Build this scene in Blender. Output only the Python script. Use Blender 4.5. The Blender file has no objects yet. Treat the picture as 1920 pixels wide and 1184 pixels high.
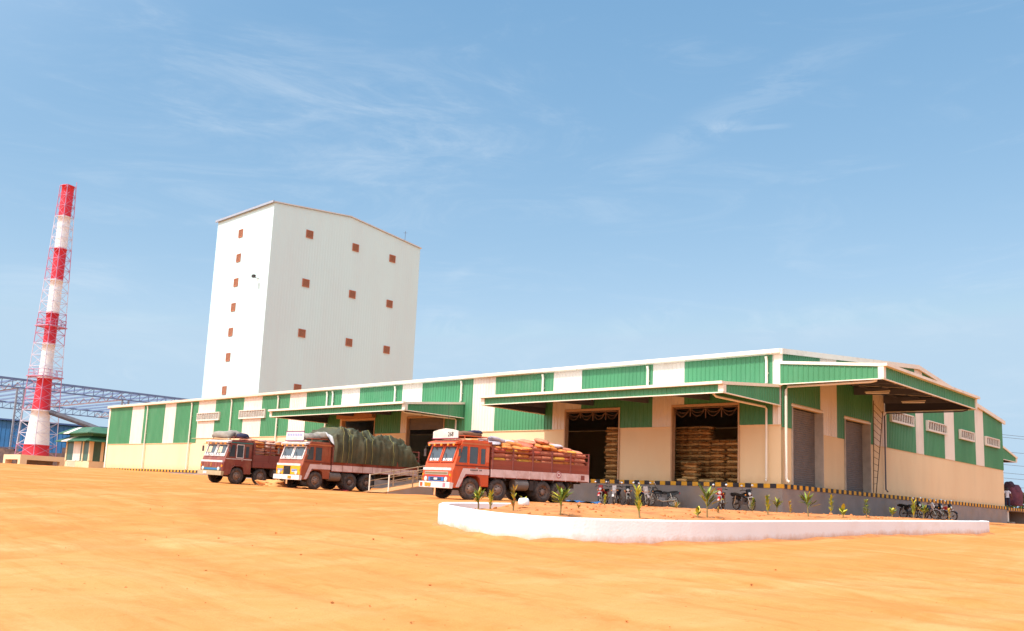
import bpy, math, random
import numpy as np
from mathutils import Vector, Matrix, noise

random.seed(7)
rng = np.random.default_rng(7)
sc = bpy.context.scene
COL = sc.collection
R = math.radians

# ------------------------------------------------------------------ camera
CAM = Vector((21.6587, -44.4128, -1.5448))
CM = [Vector((0.7065517, 0.7059052, 0.0498253)),
      Vector((-0.0722002, 0.1419491, -0.9872373)),
      Vector((-0.7039686, 0.6939368, 0.1512609))]
cd = bpy.data.cameras.new('camera')
cam = bpy.data.objects.new('camera', cd)
COL.objects.link(cam)
mw = Matrix.Identity(4)
for i, ax in enumerate((CM[0], -CM[1], -CM[2])):
    for j in range(3):
        mw[j][i] = ax[j]
mw.translation = CAM
cam.matrix_world = mw
cd.sensor_width = 36
cd.lens = 1686.74 / 1920 * 36
cd.shift_x = (960 - 877.55) / 1920
cd.shift_y = (676.92 - 592) / 1920
cd.clip_end = 8000
cd.clip_start = 0.1
sc.camera = cam
FW = Vector((CM[2].x, CM[2].y, 0)).normalized()
RT = Vector((FW.y, -FW.x, 0))


def rd(r, d, z=0):
    """point r metres to the right and d metres ahead of where the photographer stands"""
    p = CAM + RT * r + FW * d
    return Vector((p.x, p.y, z))


# ------------------------------------------------------------------ materials
MATS = {}


def mat(name, col, rough=0.7, var=0.12, scale=3.0, bump=0.0, bscale=None, metal=0.0, stretch=(1, 1, 1), dirt=None,
        dscale=0.6, dlo=0.5, dhi=0.75, spec=0.4, trans=0.0):
    if name in MATS:
        return MATS[name]
    m = bpy.data.materials.new(name)
    m.use_nodes = True
    nt = m.node_tree
    b = nt.nodes['Principled BSDF']
    b.inputs['Roughness'].default_value = rough
    b.inputs['Metallic'].default_value = metal
    b.inputs['Specular IOR Level'].default_value = spec
    tc = nt.nodes.new('ShaderNodeTexCoord')
    mp = nt.nodes.new('ShaderNodeMapping')
    mp.inputs['Scale'].default_value = stretch
    nt.links.new(tc.outputs['Object'], mp.inputs['Vector'])
    n = nt.nodes.new('ShaderNodeTexNoise')
    n.inputs['Scale'].default_value = scale
    n.inputs['Detail'].default_value = 6
    nt.links.new(mp.outputs['Vector'], n.inputs['Vector'])
    mx = nt.nodes.new('ShaderNodeMix')
    mx.data_type = 'RGBA'
    mr = nt.nodes.new('ShaderNodeMapRange')
    mr.inputs['From Min'].default_value = 0.3
    mr.inputs['From Max'].default_value = 0.7
    nt.links.new(n.outputs['Fac'], mr.inputs['Value'])
    nt.links.new(mr.outputs['Result'], mx.inputs['Factor'])
    mx.inputs['A'].default_value = tuple(c * (1 - var) for c in col) + (1,)
    mx.inputs['B'].default_value = tuple(min(1, c * (1 + var)) for c in col) + (1,)
    out = mx.outputs['Result']
    if dirt:
        n2 = nt.nodes.new('ShaderNodeTexNoise')
        n2.inputs['Scale'].default_value = dscale
        n2.inputs['Detail'].default_value = 8
        n2.inputs['Roughness'].default_value = 0.65
        nt.links.new(mp.outputs['Vector'], n2.inputs['Vector'])
        mr2 = nt.nodes.new('ShaderNodeMapRange')
        mr2.inputs['From Min'].default_value = dlo
        mr2.inputs['From Max'].default_value = dhi
        nt.links.new(n2.outputs['Fac'], mr2.inputs['Value'])
        mx2 = nt.nodes.new('ShaderNodeMix')
        mx2.data_type = 'RGBA'
        nt.links.new(mr2.outputs['Result'], mx2.inputs['Factor'])
        nt.links.new(out, mx2.inputs['A'])
        mx2.inputs['B'].default_value = tuple(dirt) + (1,)
        out = mx2.outputs['Result']
    nt.links.new(out, b.inputs['Base Color'])
    if bump:
        n3 = nt.nodes.new('ShaderNodeTexNoise')
        n3.inputs['Scale'].default_value = bscale or scale * 4
        n3.inputs['Detail'].default_value = 6
        nt.links.new(tc.outputs['Object'], n3.inputs['Vector'])
        bp = nt.nodes.new('ShaderNodeBump')
        bp.inputs['Strength'].default_value = bump
        bp.inputs['Distance'].default_value = 0.05
        nt.links.new(n3.outputs['Fac'], bp.inputs['Height'])
        nt.links.new(bp.outputs['Normal'], b.inputs['Normal'])
    MATS[name] = m
    return m


m_cream = mat('cream render', (0.75, 0.585, 0.36), 0.85, 0.05, 0.7, 0.12, 25, dirt=(0.66, 0.48, 0.28), dscale=0.35, dlo=0.5, dhi=0.8, stretch=(1, 1, .35))
m_green = mat('green sheet', (0.058, 0.235, 0.105), 0.5, 0.10, 0.5, dirt=(0.10, 0.27, 0.14), dscale=0.9, stretch=(1, 1, .25))
m_white = mat('white sheet', (0.72, 0.66, 0.58), 0.5, 0.04, 0.6, dirt=(0.62, 0.54, 0.46), dscale=0.8, stretch=(1, 1, .25))
m_trim = mat('cream flashing', (0.78, 0.70, 0.58), 0.5, 0.05, 0.9, dirt=(0.62, 0.53, 0.43), dscale=1.3, dlo=.55)
m_pipe = mat('white pipe', (0.74, 0.70, 0.60), 0.45, 0.05, 2)
m_roof = mat('roof sheet', (0.55, 0.56, 0.55), 0.45, 0.06, 0.5)
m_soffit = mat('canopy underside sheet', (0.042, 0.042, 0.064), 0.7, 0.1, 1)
m_steel = mat('painted steel', (0.10, 0.10, 0.13), 0.55, 0.1, 3)
m_tan = mat('tan door frame', (0.50, 0.33, 0.20), 0.6, 0.1, 3)
m_shutter = mat('grey shutter', (0.135, 0.125, 0.125), 0.5, 0.08, 2, dirt=(.18, .155, .14), dscale=1.5)
m_conc = mat('concrete', (0.27, 0.235, 0.22), 0.9, 0.12, 1.2, 0.3, 18, dirt=(0.33, 0.24, 0.17), dscale=0.5)
m_floor = mat('dark floor', (0.2, 0.18, 0.16), 0.8)
m_yellow = mat('yellow paint', (0.72, 0.36, 0.02), 0.6, 0.15, 5, dirt=(.35, .2, .06), dscale=2.2, dlo=.55)
m_black = mat('black paint', (0.025, 0.022, 0.028), 0.6, 0.2, 5, dirt=(.1, .07, .05), dscale=2.2, dlo=.55)
m_tower = mat('tower cladding', (0.57, 0.75, 0.74), 0.55, 0.02, 0.12, dirt=(0.56, 0.67, 0.66), dscale=0.09, dlo=.45, stretch=(1, 1, .2))
m_louv = mat('rusty louvre', (0.40, 0.15, 0.075), 0.7, 0.15, 4)
m_brown = mat('dark opening', (0.14, 0.06, 0.04), 0.7)
m_red = mat('red tower paint', (0.62, 0.025, 0.045), 0.5, 0.1, 0.8)
m_chw = mat('white tower paint', (0.80, 0.78, 0.75), 0.5, 0.05, 0.8, dirt=(.6, .55, .5), dscale=.8, dlo=.55)
m_rred = mat('red lattice', (0.52, 0.24, 0.36), 0.5, 0.1, 2)
m_rwhite = mat('white lattice', (0.60, 0.58, 0.68), 0.5, 0.1, 2)
m_blue = mat('blue steel', (0.13, 0.20, 0.36), 0.5, 0.15, 2)
m_blueS = mat('blue sheet', (0.012, 0.115, 0.30), 0.5, 0.12, 0.5)
m_glass = mat('dark glass', (0.055, 0.075, 0.09), 0.12, 0.2, 2, spec=0.8)
m_dark = mat('dark void', (0.012, 0.012, 0.014), 0.6)
m_rubber = mat('dusty tyre', (0.055, 0.045, 0.042), 0.9, 0.25, 6, dirt=(.16, .10, .07), dscale=3, dlo=.5)
m_rim = mat('wheel rim', (0.20, 0.14, 0.115), 0.6, 0.2, 6, dirt=(.27, .16, .10), dscale=3)
m_chassis = mat('chassis black', (0.035, 0.03, 0.03), 0.7, 0.2, 4, dirt=(.11, .075, .055), dscale=2)
m_wall = mat('white planter paint', (0.80, 0.79, 0.81), 0.85, 0.03, 1.0, 0.15, 20, dirt=(0.72, 0.64, 0.60), dscale=0.8, dlo=.55, dhi=.85)
m_jute = mat('jute sack', (0.50, 0.28, 0.10), 0.9, 0.2, 5, 0.3, 60)
m_tarp = mat('green tarpaulin', (0.050, 0.055, 0.030), 0.75, 0.25, 1.5, 0.35, 9, dirt=(0.11, 0.085, 0.04), dscale=1.1, dlo=.45)
m_rope = mat('rope', (0.30, 0.27, 0.09), 0.9)
m_skin = mat('skin', (0.16, 0.075, 0.045), 0.6)
m_hair = mat('black hair', (0.012, 0.01, 0.01), 0.6)
m_shirt = mat('white shirt', (0.62, 0.62, 0.70), 0.9)
m_trous = mat('dark trousers', (0.03, 0.035, 0.07), 0.9)
m_chrome = mat('mirror metal', (0.8, 0.8, 0.8), 0.15, metal=1.0)
m_lamp = mat('headlamp glass', (0.75, 0.75, 0.72), 0.15, 0.05, spec=0.8)
m_wpaint = mat('white paint', (0.72, 0.66, 0.64), 0.55, 0.12, 3, dirt=(.45, .30, .24), dscale=2.5, dlo=.5)


def base_splash(m, attr, height, col, amt):
    """mud splashed up from the ground: uses the height above ground stored on the mesh (attr) or object z"""
    nt = m.node_tree
    b = nt.nodes['Principled BSDF']
    src = b.inputs['Base Color'].links[0].from_socket
    if attr:
        h = nt.nodes.new('ShaderNodeAttribute')
        h.attribute_name = attr
        hs_ = h.outputs['Fac']
    else:
        t_ = nt.nodes.new('ShaderNodeTexCoord')
        s_ = nt.nodes.new('ShaderNodeSeparateXYZ')
        nt.links.new(t_.outputs['Object'], s_.inputs[0])
        hs_ = s_.outputs['Z']
    t2 = nt.nodes.new('ShaderNodeTexCoord')
    n = nt.nodes.new('ShaderNodeTexNoise')
    n.inputs['Scale'].default_value = 2.2
    n.inputs['Detail'].default_value = 9
    n.inputs['Roughness'].default_value = .7
    nt.links.new(t2.outputs['Object'], n.inputs['Vector'])
    ma = nt.nodes.new('ShaderNodeMath')          # noise*1.6*height - h
    ma.operation = 'MULTIPLY'
    ma.inputs[1].default_value = 1.9 * height
    nt.links.new(n.outputs['Fac'], ma.inputs[0])
    mb_ = nt.nodes.new('ShaderNodeMath')
    mb_.operation = 'SUBTRACT'
    nt.links.new(ma.outputs[0], mb_.inputs[0])
    nt.links.new(hs_, mb_.inputs[1])
    mr = nt.nodes.new('ShaderNodeMapRange')
    mr.inputs['From Min'].default_value = 0
    mr.inputs['From Max'].default_value = height
    mr.inputs['To Max'].default_value = amt
    nt.links.new(mb_.outputs[0], mr.inputs['Value'])
    mx = nt.nodes.new('ShaderNodeMix')
    mx.data_type = 'RGBA'
    nt.links.new(mr.outputs['Result'], mx.inputs['Factor'])
    nt.links.new(src, mx.inputs['A'])
    mx.inputs['B'].default_value = tuple(col) + (1,)
    nt.links.new(mx.outputs['Result'], b.inputs['Base Color'])


base_splash(m_wall, 'above', .20, (.58, .30, .14), .85)
base_splash(m_cream, None, .45, (.60, .40, .22), .55)

# ------------------------------------------------------------------ mesh helper
class MB:
    def __init__(s):
        s.v = []
        s.f = []
        s.m = []
        s.mats = []

    def mi(s, m):
        if m not in s.mats:
            s.mats.append(m)
        return s.mats.index(m)

    def face(s, pts, m):
        k = len(s.v)
        s.v += [tuple(p) for p in pts]
        s.f.append(tuple(range(k, k + len(pts))))
        s.m.append(s.mi(m))

    def mesh(s, pts, faces, m):
        k = len(s.v)
        s.v += [tuple(p) for p in pts]
        i = s.mi(m)
        for f in faces:
            s.f.append(tuple(k + a for a in f))
            s.m.append(i)

    def box(s, x0, x1, y0, y1, z0, z1, m, T=None):
        p = [Vector((x, y, z)) for z in (z0, z1) for y in (y0, y1) for x in (x0, x1)]
        if T is not None:
            p = [T @ q for q in p]
        s.mesh(p, [(0, 2, 3, 1), (4, 5, 7, 6), (0, 1, 5, 4), (2, 6, 7, 3), (0, 4, 6, 2), (1, 3, 7, 5)], m)

    def beam(s, a, b, w, h, m, up=(0, 0, 1)):
        """rectangular bar from a to b"""
        a = Vector(a); b = Vector(b)
        d = (b - a).normalized()
        u = Vector(up)
        if abs(d.dot(u)) > .99:
            u = Vector((1, 0, 0))
        x = d.cross(u).normalized()
        y = x.cross(d)
        p = []
        for q in (a, b):
            for sx, sy in ((-1, -1), (1, -1), (1, 1), (-1, 1)):
                p.append(q + x * (sx * w / 2) + y * (sy * h / 2))
        s.mesh(p, [(3, 2, 1, 0), (4, 5, 6, 7), (0, 1, 5, 4), (1, 2, 6, 5), (2, 3, 7, 6), (3, 0, 4, 7)], m)

    def tube(s, pts, r, m, n=8, caps=True):
        pts = [Vector(p) for p in pts]
        rs = r if isinstance(r, (list, tuple)) else [r] * len(pts)
        rings = []
        for i, p in enumerate(pts):
            d = (pts[min(i + 1, len(pts) - 1)] - pts[max(i - 1, 0)]).normalized()
            u = Vector((0, 0, 1)) if abs(d.z) < .9 else Vector((1, 0, 0))
            x = d.cross(u).normalized()
            y = x.cross(d)
            rings.append([p + (x * math.cos(2 * math.pi * k / n) + y * math.sin(2 * math.pi * k / n)) * rs[i] for k in range(n)])
        P = [q for g in rings for q in g]
        F = []
        for i in range(len(pts) - 1):
            for k in range(n):
                k2 = (k + 1) % n
                F.append((i * n + k, i * n + k2, (i + 1) * n + k2, (i + 1) * n + k))
        if caps:
            F.append(tuple(range(n - 1, -1, -1)))
            F.append(tuple((len(pts) - 1) * n + k for k in range(n)))
        s.mesh(P, F, m)

    def lathe(s, prof, c, axis, m, n=24, a0=0, a1=2 * math.pi):
        """prof: list of (radius, along) about axis ('x','y','z') through c"""
        P = []
        F = []
        full = abs(a1 - a0 - 2 * math.pi) < 1e-6
        nn = n if full else n + 1
        for r, t in prof:
            for k in range(nn):
                a = a0 + (a1 - a0) * k / n
                ca, sa = math.cos(a) * r, math.sin(a) * r
                q = {'x': (t, ca, sa), 'y': (ca, t, sa), 'z': (ca, sa, t)}[axis]
                P.append((q[0] + c[0], q[1] + c[1], q[2] + c[2]))
        for i in range(len(prof) - 1):
            for k in range(n):
                k2 = (k + 1) % nn
                F.append((i * nn + k, i * nn + k2, (i + 1) * nn + k2, (i + 1) * nn + k))
        s.mesh(P, F, m)

    def prism(s, prof, axis, t0, t1, m):
        """extrude 2-D profile along axis; profile gives the other two coordinates in order"""
        def pt(a, b, t):
            return {'x': (t, a, b), 'y': (a, t, b), 'z': (a, b, t)}[axis]
        n = len(prof)
        P = [pt(a, b, t0) for a, b in prof] + [pt(a, b, t1) for a, b in prof]
        F = [tuple(range(n - 1, -1, -1)), tuple(range(n, 2 * n))]
        for k in range(n):
            k2 = (k + 1) % n
            F.append((k, k2, n + k2, n + k))
        s.mesh(P, F, m)

    def build(s, name, parent=None, smooth=False, T=None, recalc=True):
        me = bpy.data.meshes.new(name)
        v = [T @ Vector(p) for p in s.v] if T is not None else s.v
        me.from_pydata([tuple(p) for p in v], [], s.f)
        for m in s.mats:
            me.materials.append(m)
        me.polygons.foreach_set('material_index', s.m)
        if smooth:
            me.polygons.foreach_set('use_smooth', [True] * len(s.f))
        me.update()
        if recalc:
            import bmesh
            bm = bmesh.new()
            bm.from_mesh(me)
            bmesh.ops.remove_doubles(bm, verts=bm.verts, dist=1e-4) if smooth else None
            bmesh.ops.recalc_face_normals(bm, faces=bm.faces)
            bm.to_mesh(me)
            bm.free()
        o = bpy.data.objects.new(name, me)
        COL.objects.link(o)
        if parent:
            o.parent = parent
        return o


def tag(o, label, cat, group=None, kind=None):
    if label:
        o['label'] = label
    if cat:
        o['category'] = cat
    if group:
        o['group'] = group
    if kind:
        o['kind'] = kind
    return o


def thing(name, label, cat, loc=(0, 0, 0), rz=0.0, group=None):
    o = bpy.data.objects.new(name, None)
    o.empty_display_size = .2
    COL.objects.link(o)
    o.location = loc
    o.rotation_euler = (0, 0, rz)
    return tag(o, label, cat, group)


def kids(o):
    return [c for c in bpy.data.objects if c.parent == o]


def copy_tree(o, parent=None):
    c = o.copy()
    COL.objects.link(c)
    if parent:
        c.parent = parent
    for k in kids(o):
        copy_tree(k, c)
    return c


# ------------------------------------------------------------------ terrain
def plane_z(d):
    return -3.14 + .041 * min(d, 45) if d < 45 else -1.3


ctrl = []
for d in (0, 8, 16, 24, 32):
    for r in (-24, -8, 8, 24):
        p = rd(r, d)
        ctrl.append((p.x, p.y, -3.14 + .041 * d))
ctrl += [(-6.8, -15.9, -1.62), (-6, -9, -1.52), (-20.4, -14.5, -1.47), (-20.7, -8, -1.40), (-27.1, -15.5, -1.40), (-27.6, -9, -1.30),
         (-10, -1.6, -1.50), (-1, -1.6, -1.42), (1.5, 1.5, -1.45), (1.5, 14, -1.42), (1.5, 26, -1.38), (1, 40, -1.33), (8, 44, -1.5), (3, 60, -1.6),
         (-24, -.5, -1.20), (-40, -.5, -.95), (-60, -.5, -.52), (-72, -.5, -.38), (-82.5, -.5, -.27), (-91, 0, -.30), (-112, 2, -.22),
         (-106, -12, -.18), (-122, -10, -.10), (-95, -22, -.3), (-60, -30, -.75), (-40, -25, -1.15), (14, 10, -1.75), (25, 10, -1.9), (16, 35, -1.75),
         (-120, 20, -.2), (-100, 40, -.4), (-40, 45, -1.2), (-130, -40, -.2), (-75, -55, -.9), (40, 30, -2.0)]
P = np.array(ctrl)


def _phi(r2):
    return 0.5 * r2 * np.log(np.maximum(r2, 1e-9))


_X = P[:, :2] / 10.0
_d2 = ((_X[:, None] - _X[None]) ** 2).sum(-1)
_n = len(P)
_A = np.zeros((_n + 3, _n + 3))
_A[:_n, :_n] = _phi(_d2) + np.eye(_n) * 0.4
_A[:_n, _n] = 1
_A[:_n, _n + 1:] = _X
_A[_n:, :_n] = _A[:_n, _n:].T
_w = np.linalg.solve(_A, np.r_[P[:, 2], 0, 0, 0])


def rbf(x, y):
    q = np.stack([np.asarray(x, float), np.asarray(y, float)], -1) / 10.0
    d2 = ((q[..., None, :] - _X) ** 2).sum(-1)
    return (_phi(d2) * _w[:_n]).sum(-1) + _w[_n] + q @ _w[_n + 1:]


def ground_base(x, y):
    x = np.asarray(x, float)
    y = np.asarray(y, float)
    cx, cy = -35.0, -10.0
    D = np.hypot(x - cx, y - cy)
    t = np.clip((D - 95) / 70, 0, 1)
    t = t * t * (3 - 2 * t)
    s = np.clip((x + 60) / 80, 0, 1)
    far = -.3 * (1 - s) - 1.75 * s
    t2 = np.clip((D - 260) / 400, 0, 1)
    far = far * (1 - t2) - 2.6 * t2
    z = np.clip(rbf(x, y), -3.6, 0.3) * (1 - t) + far * t
    return z


def gz(x, y):
    return float(ground_base(x, y))


def relief(p):
    a = noise.noise(Vector((p[0] * .13, p[1] * .13, 0))) * .07
    b = noise.noise(Vector((p[0] * .5, p[1] * .5, 3))) * .03
    c = noise.noise(Vector((p[0] * 1.7, p[1] * 1.7, 7))) * .012
    # wheel ruts sweeping from the foreground toward the trucks
    q = Vector((p[0] * .05 + p[1] * .02, p[1] * .35 - p[0] * .10, 11))
    e = noise.noise(q * 2.0) * .05
    return a * .6 + b + c + e


def axis(fine, lo, hi, step, grow=1.18):
    a = list(np.arange(-fine, fine + 1e-6, step))
    s = step
    while a[-1] < hi:
        s *= grow
        a.append(a[-1] + s)
    s = step
    b = []
    x = a[0]
    while x > lo:
        s *= grow
        x -= s
        b.append(x)
    return np.array(b[::-1] + a)


# wheel tracks: pairs of ruts along gentle curves, in (right, ahead) metres
TRK = []
for cv in (((-16, 6), (-9, 16), (-3, 26), (.2, 36)), ((12, 9), (2, 14), (-5, 22), (-8, 34), (-8.6, 46)), ((-20, 12), (-16, 24), (-14, 36), (-13.8, 50)),
           ((20, 13), (8, 15.5), (-2, 18.5), (-6, 25), (-4, 36)), ((-24, 30), (-10, 26.5), (-3, 23), (1.5, 17.5), (12, 17), (20, 21), (26, 29)),
           ((-26, 20), (-12, 20), (0, 15), (14, 12)), ((3, 7), (-4, 15), (-12, 27), (-22, 40)), ((-9, 7), (-6, 18), (-9, 30), (-15, 44))):
    c = [Vector(q) for q in cv]
    pts = []
    for i in range(len(c) - 1):
        a_, b_, c_, d_ = c[max(i - 1, 0)], c[i], c[i + 1], c[min(i + 2, len(c) - 1)]
        for k in range(40):
            t = k / 40
            pts.append(.5 * ((2 * b_) + (c_ - a_) * t + (2 * a_ - 5 * b_ + 4 * c_ - d_) * t * t + (3 * b_ - a_ - 3 * c_ + d_) * t ** 3))
    for off in (-.95, .95):
        tr_ = []
        for i in range(1, len(pts) - 1):
            tg = (pts[i + 1] - pts[i - 1]).normalized()
            tr_.append((pts[i].x - tg.y * off, pts[i].y + tg.x * off))
        TRK.append(np.array(tr_))


def track_field(G, D):
    out_ = np.full(G.shape, 9.0)
    for tr_ in TRK:
        for i in range(G.shape[0]):
            if D[i, 0] < 4 or D[i, 0] > 56:
                continue
            near = tr_[np.abs(tr_[:, 1] - D[i, 0]) < 2.5]
            if len(near) == 0:
                continue
            dx = G[i][:, None] - near[None, :, 0]
            dy = D[i, 0] - near[None, :, 1]
            out_[i] = np.minimum(out_[i], np.sqrt(dx * dx + dy * dy).min(1))
    return out_


def build_ground():
    rr = axis(27, -4500, 4500, .27, 1.12)
    dd = np.concatenate([np.arange(-6, 8, .5), np.arange(8, 58, .21)])
    s = .21
    x = dd[-1]
    ex = []
    while x < 6000:
        s *= 1.10
        x += s
        ex.append(x)
    dd = np.concatenate([[-400, -150, -60, -30, -18], dd, ex])
    G, D = np.meshgrid(rr, dd)
    X = CAM.x + RT.x * G + FW.x * D
    Y = CAM.y + RT.y * G + FW.y * D
    Z = np.zeros_like(X)
    for i in range(X.shape[0]):
        Z[i] = ground_base(X[i], Y[i])
    nr, nc = X.shape
    TF = track_field(G, D)
    att = []
    V = []
    for i in range(nr):
        for j in range(nc):
            z = Z[i, j]
            if abs(G[i, j]) < 120 and D[i, j] < 180:
                k = relief((X[i, j], Y[i, j]))
                if X[i, j] < .6 and Y[i, j] > -.8:
                    k -= .15
                # scraped soil ridge at the far left
                z += k
                if D[i, j] > 70 and G[i, j] < -35:
                    z += .28 * max(0, noise.noise(Vector((X[i, j] * .11, Y[i, j] * .11, 20)))) * min(1, (D[i, j] - 70) / 15)
            q = TF[i, j]
            w_ = max(0, 1 - (q / .30) ** 2)
            if q < .8:
                z -= .030 * w_ - .012 * max(0, 1 - ((q - .42) / .16) ** 2)
            att.append(w_)
            V.append((X[i, j], Y[i, j], z))
    F = [(i * nc + j, i * nc + j + 1, (i + 1) * nc + j + 1, (i + 1) * nc + j) for i in range(nr - 1) for j in range(nc - 1)]
    me = bpy.data.meshes.new('ground')
    me.from_pydata(V, [], F)
    me.attributes.new('track', 'FLOAT', 'POINT').data.foreach_set('value', att)
    me.polygons.foreach_set('use_smooth', [True] * len(F))
    o = bpy.data.objects.new('ground', me)
    COL.objects.link(o)
    me.materials.append(sand_material())
    tag(o, 'orange sandy yard of bare compacted earth', 'ground', kind='structure')


def sand_material():
    m = bpy.data.materials.new('orange sand')
    m.use_nodes = True
    nt = m.node_tree
    N = nt.nodes.new
    L = nt.links.new
    b = nt.nodes['Principled BSDF']
    b.inputs['Roughness'].default_value = .95
    b.inputs['Specular IOR Level'].default_value = .1
    tc = N('ShaderNodeTexCoord')

    def noi(scale, detail=7, rough=.6, st=(1, 1, 1), rot=0, dist=0):
        mp = N('ShaderNodeMapping')
        mp.inputs['Scale'].default_value = st
        mp.inputs['Rotation'].default_value = (0, 0, rot)
        L(tc.outputs['Object'], mp.inputs['Vector'])
        n = N('ShaderNodeTexNoise')
        n.inputs['Scale'].default_value = scale
        n.inputs['Detail'].default_value = detail
        n.inputs['Roughness'].default_value = rough
        n.inputs['Distortion'].default_value = dist
        L(mp.outputs['Vector'], n.inputs['Vector'])
        return n.outputs['Fac']

    def ramp(f, a, bb):
        r = N('ShaderNodeMapRange')
        r.inputs['From Min'].default_value = a
        r.inputs['From Max'].default_value = bb
        L(f, r.inputs['Value'])
        return r.outputs['Result']

    def mix(f, A, B, fac=1.0):
        x = N('ShaderNodeMix')
        x.data_type = 'RGBA'
        if fac != 1.0:
            mm = N('ShaderNodeMath')
            mm.operation = 'MULTIPLY'
            mm.inputs[1].default_value = fac
            L(f, mm.inputs[0])
            f = mm.outputs[0]
        L(f, x.inputs['Factor'])
        for k, c in (('A', A), ('B', B)):
            if isinstance(c, tuple):
                x.inputs[k].default_value = c + (1,)
            else:
                L(c, x.inputs[k])
        return x.outputs['Result']
    base = mix(ramp(noi(.09, 5, .55, dist=.6), .35, .65), SAND[0], SAND[1])
    # redder loose earth further up the yard, compacted paler ground in the foreground
    dp = N('ShaderNodeVectorMath')
    dp.operation = 'DOT_PRODUCT'
    L(tc.outputs['Object'], dp.inputs[0])
    dp.inputs[1].default_value = FW
    ad0 = N('ShaderNodeMath')
    ad0.operation = 'MULTIPLY_ADD'
    ad0.inputs[1].default_value = 34.0
    L(noi(.11, 6, .65, (1, .6, 1), R(40), .8), ad0.inputs[0])
    L(dp.outputs['Value'], ad0.inputs[2])
    d0 = CAM.dot(FW)
    base = mix(ramp(ad0.outputs[0], d0 + 28, d0 + 48), base, SAND[7], .85)
    base = mix(ramp(noi(.55, 8, .65, (1, .22, 1), R(-20), .8), .46, .68), base, SAND[2], .8)
    base = mix(ramp(noi(.30, 9, .72, (.22, 1, 1), R(42), 1.2), .48, .70), base, SAND[3], .75)
    base = mix(ramp(noi(1.6, 9, .75, (.2, 1, 1), R(46), .8), .50, .68), base, SAND[6], .5)
    base = mix(ramp(noi(3.0, 8, .7, (1, .5, 1), R(-30)), .52, .75), base, SAND[4], .55)
    base = mix(ramp(noi(28, 4, .7), .58, .75), base, SAND[5], .5)
    base = mix(ramp(noi(2.2, 7, .62, (.3, 1, 1), R(44), .4), .57, .70), base, SAND[6], .5)
    base = mix(ramp(noi(13, 3, .5), .69, .75), base, SAND[5], .7)
    base = mix(ramp(noi(.8, 8, .7, (.08, 1, 1), R(52), .5), .55, .66), base, SAND[2], .45)
    at_ = N('ShaderNodeAttribute')
    at_.attribute_name = 'track'
    tm = N('ShaderNodeMath')
    tm.operation = 'MULTIPLY'
    L(at_.outputs['Fac'], tm.inputs[0])
    L(ramp(noi(1.1, 7, .7), .38, .60), tm.inputs[1])
    base = mix(tm.outputs[0], base, SAND[6], .55)
    L(base, b.inputs['Base Color'])
    a = noi(5, 8, .7, (1, .4, 1), R(-25))
    c = noi(45, 5, .7)
    ad = N('ShaderNodeMath')
    ad.operation = 'MULTIPLY_ADD'
    ad.inputs[1].default_value = .25
    L(c, ad.inputs[0])
    L(a, ad.inputs[2])
    bp = N('ShaderNodeBump')
    bp.inputs['Strength'].default_value = .55
    bp.inputs['Distance'].default_value = .06
    L(ad.outputs[0], bp.inputs['Height'])
    L(bp.outputs['Normal'], b.inputs['Normal'])
    return m


SAND = [(0.62, 0.270, 0.092), (0.60, 0.238, 0.070), (0.67, 0.325, 0.135), (0.52, 0.172, 0.042), (0.54, 0.186, 0.046), (0.43, 0.15, 0.046), (0.51, 0.160, 0.037), (0.58, 0.204, 0.052)]
build_ground()
m_soil = mat('planter soil', (0.50, 0.175, 0.052), 0.95, 0.25, 1.5, 0.8, 6, dirt=(0.57, 0.25, 0.085), dscale=1.8, dlo=.45)


# scattered clods on the yard: too many to count
def clods():
    mb = MB()
    mc = mat('soil clod', (0.46, 0.18, 0.05), .95, .25, 9)
    for k in range(420):
        d = 9 + 40 * random.random() ** 1.6
        r = (random.random() - .5) * 1.15 * d
        p = rd(r, d)
        if p.x > 3 and -32 < p.y < -6 and p.x < 14 or p.y > -1:
            continue
        s = .010 + .022 * random.random() ** 4
        z = gz(p.x, p.y) + relief(p)
        a = random.random() * 6
        pts = []
        for (dx, dy, dz) in ((1, 0, 0), (-.3, .9, 0), (-.8, -.6, 0), (.1, 0, .55), (0, .1, -.6)):
            pts.append((p.x + s * (dx * math.cos(a) - dy * math.sin(a)), p.y + s * (dx * math.sin(a) + dy * math.cos(a)), z + s * dz))
        mb.mesh(pts, [(0, 1, 3), (1, 2, 3), (2, 0, 3), (1, 0, 4), (2, 1, 4), (0, 2, 4)], mc)
    tag(mb.build('soil_clods'), 'small dark clods of earth strewn over the sandy yard', 'clods', kind='stuff')


clods()
# ================================================================== WAREHOUSE
wh = thing('warehouse', 'long low green and white sheet-clad warehouse with cream lower walls on a raised loading plinth', 'warehouse')
XL, YB = -82.5, 39.4
EAVE, RIDGE, YR = 7.0, 8.9, 19.8


def gable(y):
    return EAVE + (RIDGE - EAVE) * (y / YR if y < YR else (YB - y) / (YB - YR)) - .12


# plinth and dock edge
mb = MB()
mb.box(XL - .1, .12, -.12, .0, -2.2, -.22, m_conc)
mb.box(0, .12, 0, YB + .1, -2.2, -.22, m_conc)
mb.box(XL, -.02, .02, YB, -.24, -.02, m_floor)
mb.build('plinth', wh)
mb = MB()
x = .16
k = 0
while x > XL:
    x2 = max(XL - .1, x - .35)
    zt = 0.0 if x > -24 else -.12
    mb.box(x2, x, -.16, .004, zt - .22, zt + (0.002 if k % 2 else 0), m_yellow if k % 2 == 0 else m_black)
    x = x2
    k += 1
y = .004
while y < YB + .1:
    y2 = min(YB + .1, y + .35)
    mb.box(.0, .16, y, y2, -.22, .0 + (0.002 if k % 2 else 0), m_black if k % 2 else m_yellow)
    y = y2
    k += 1
mb.build('dock_edge', wh)


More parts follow.
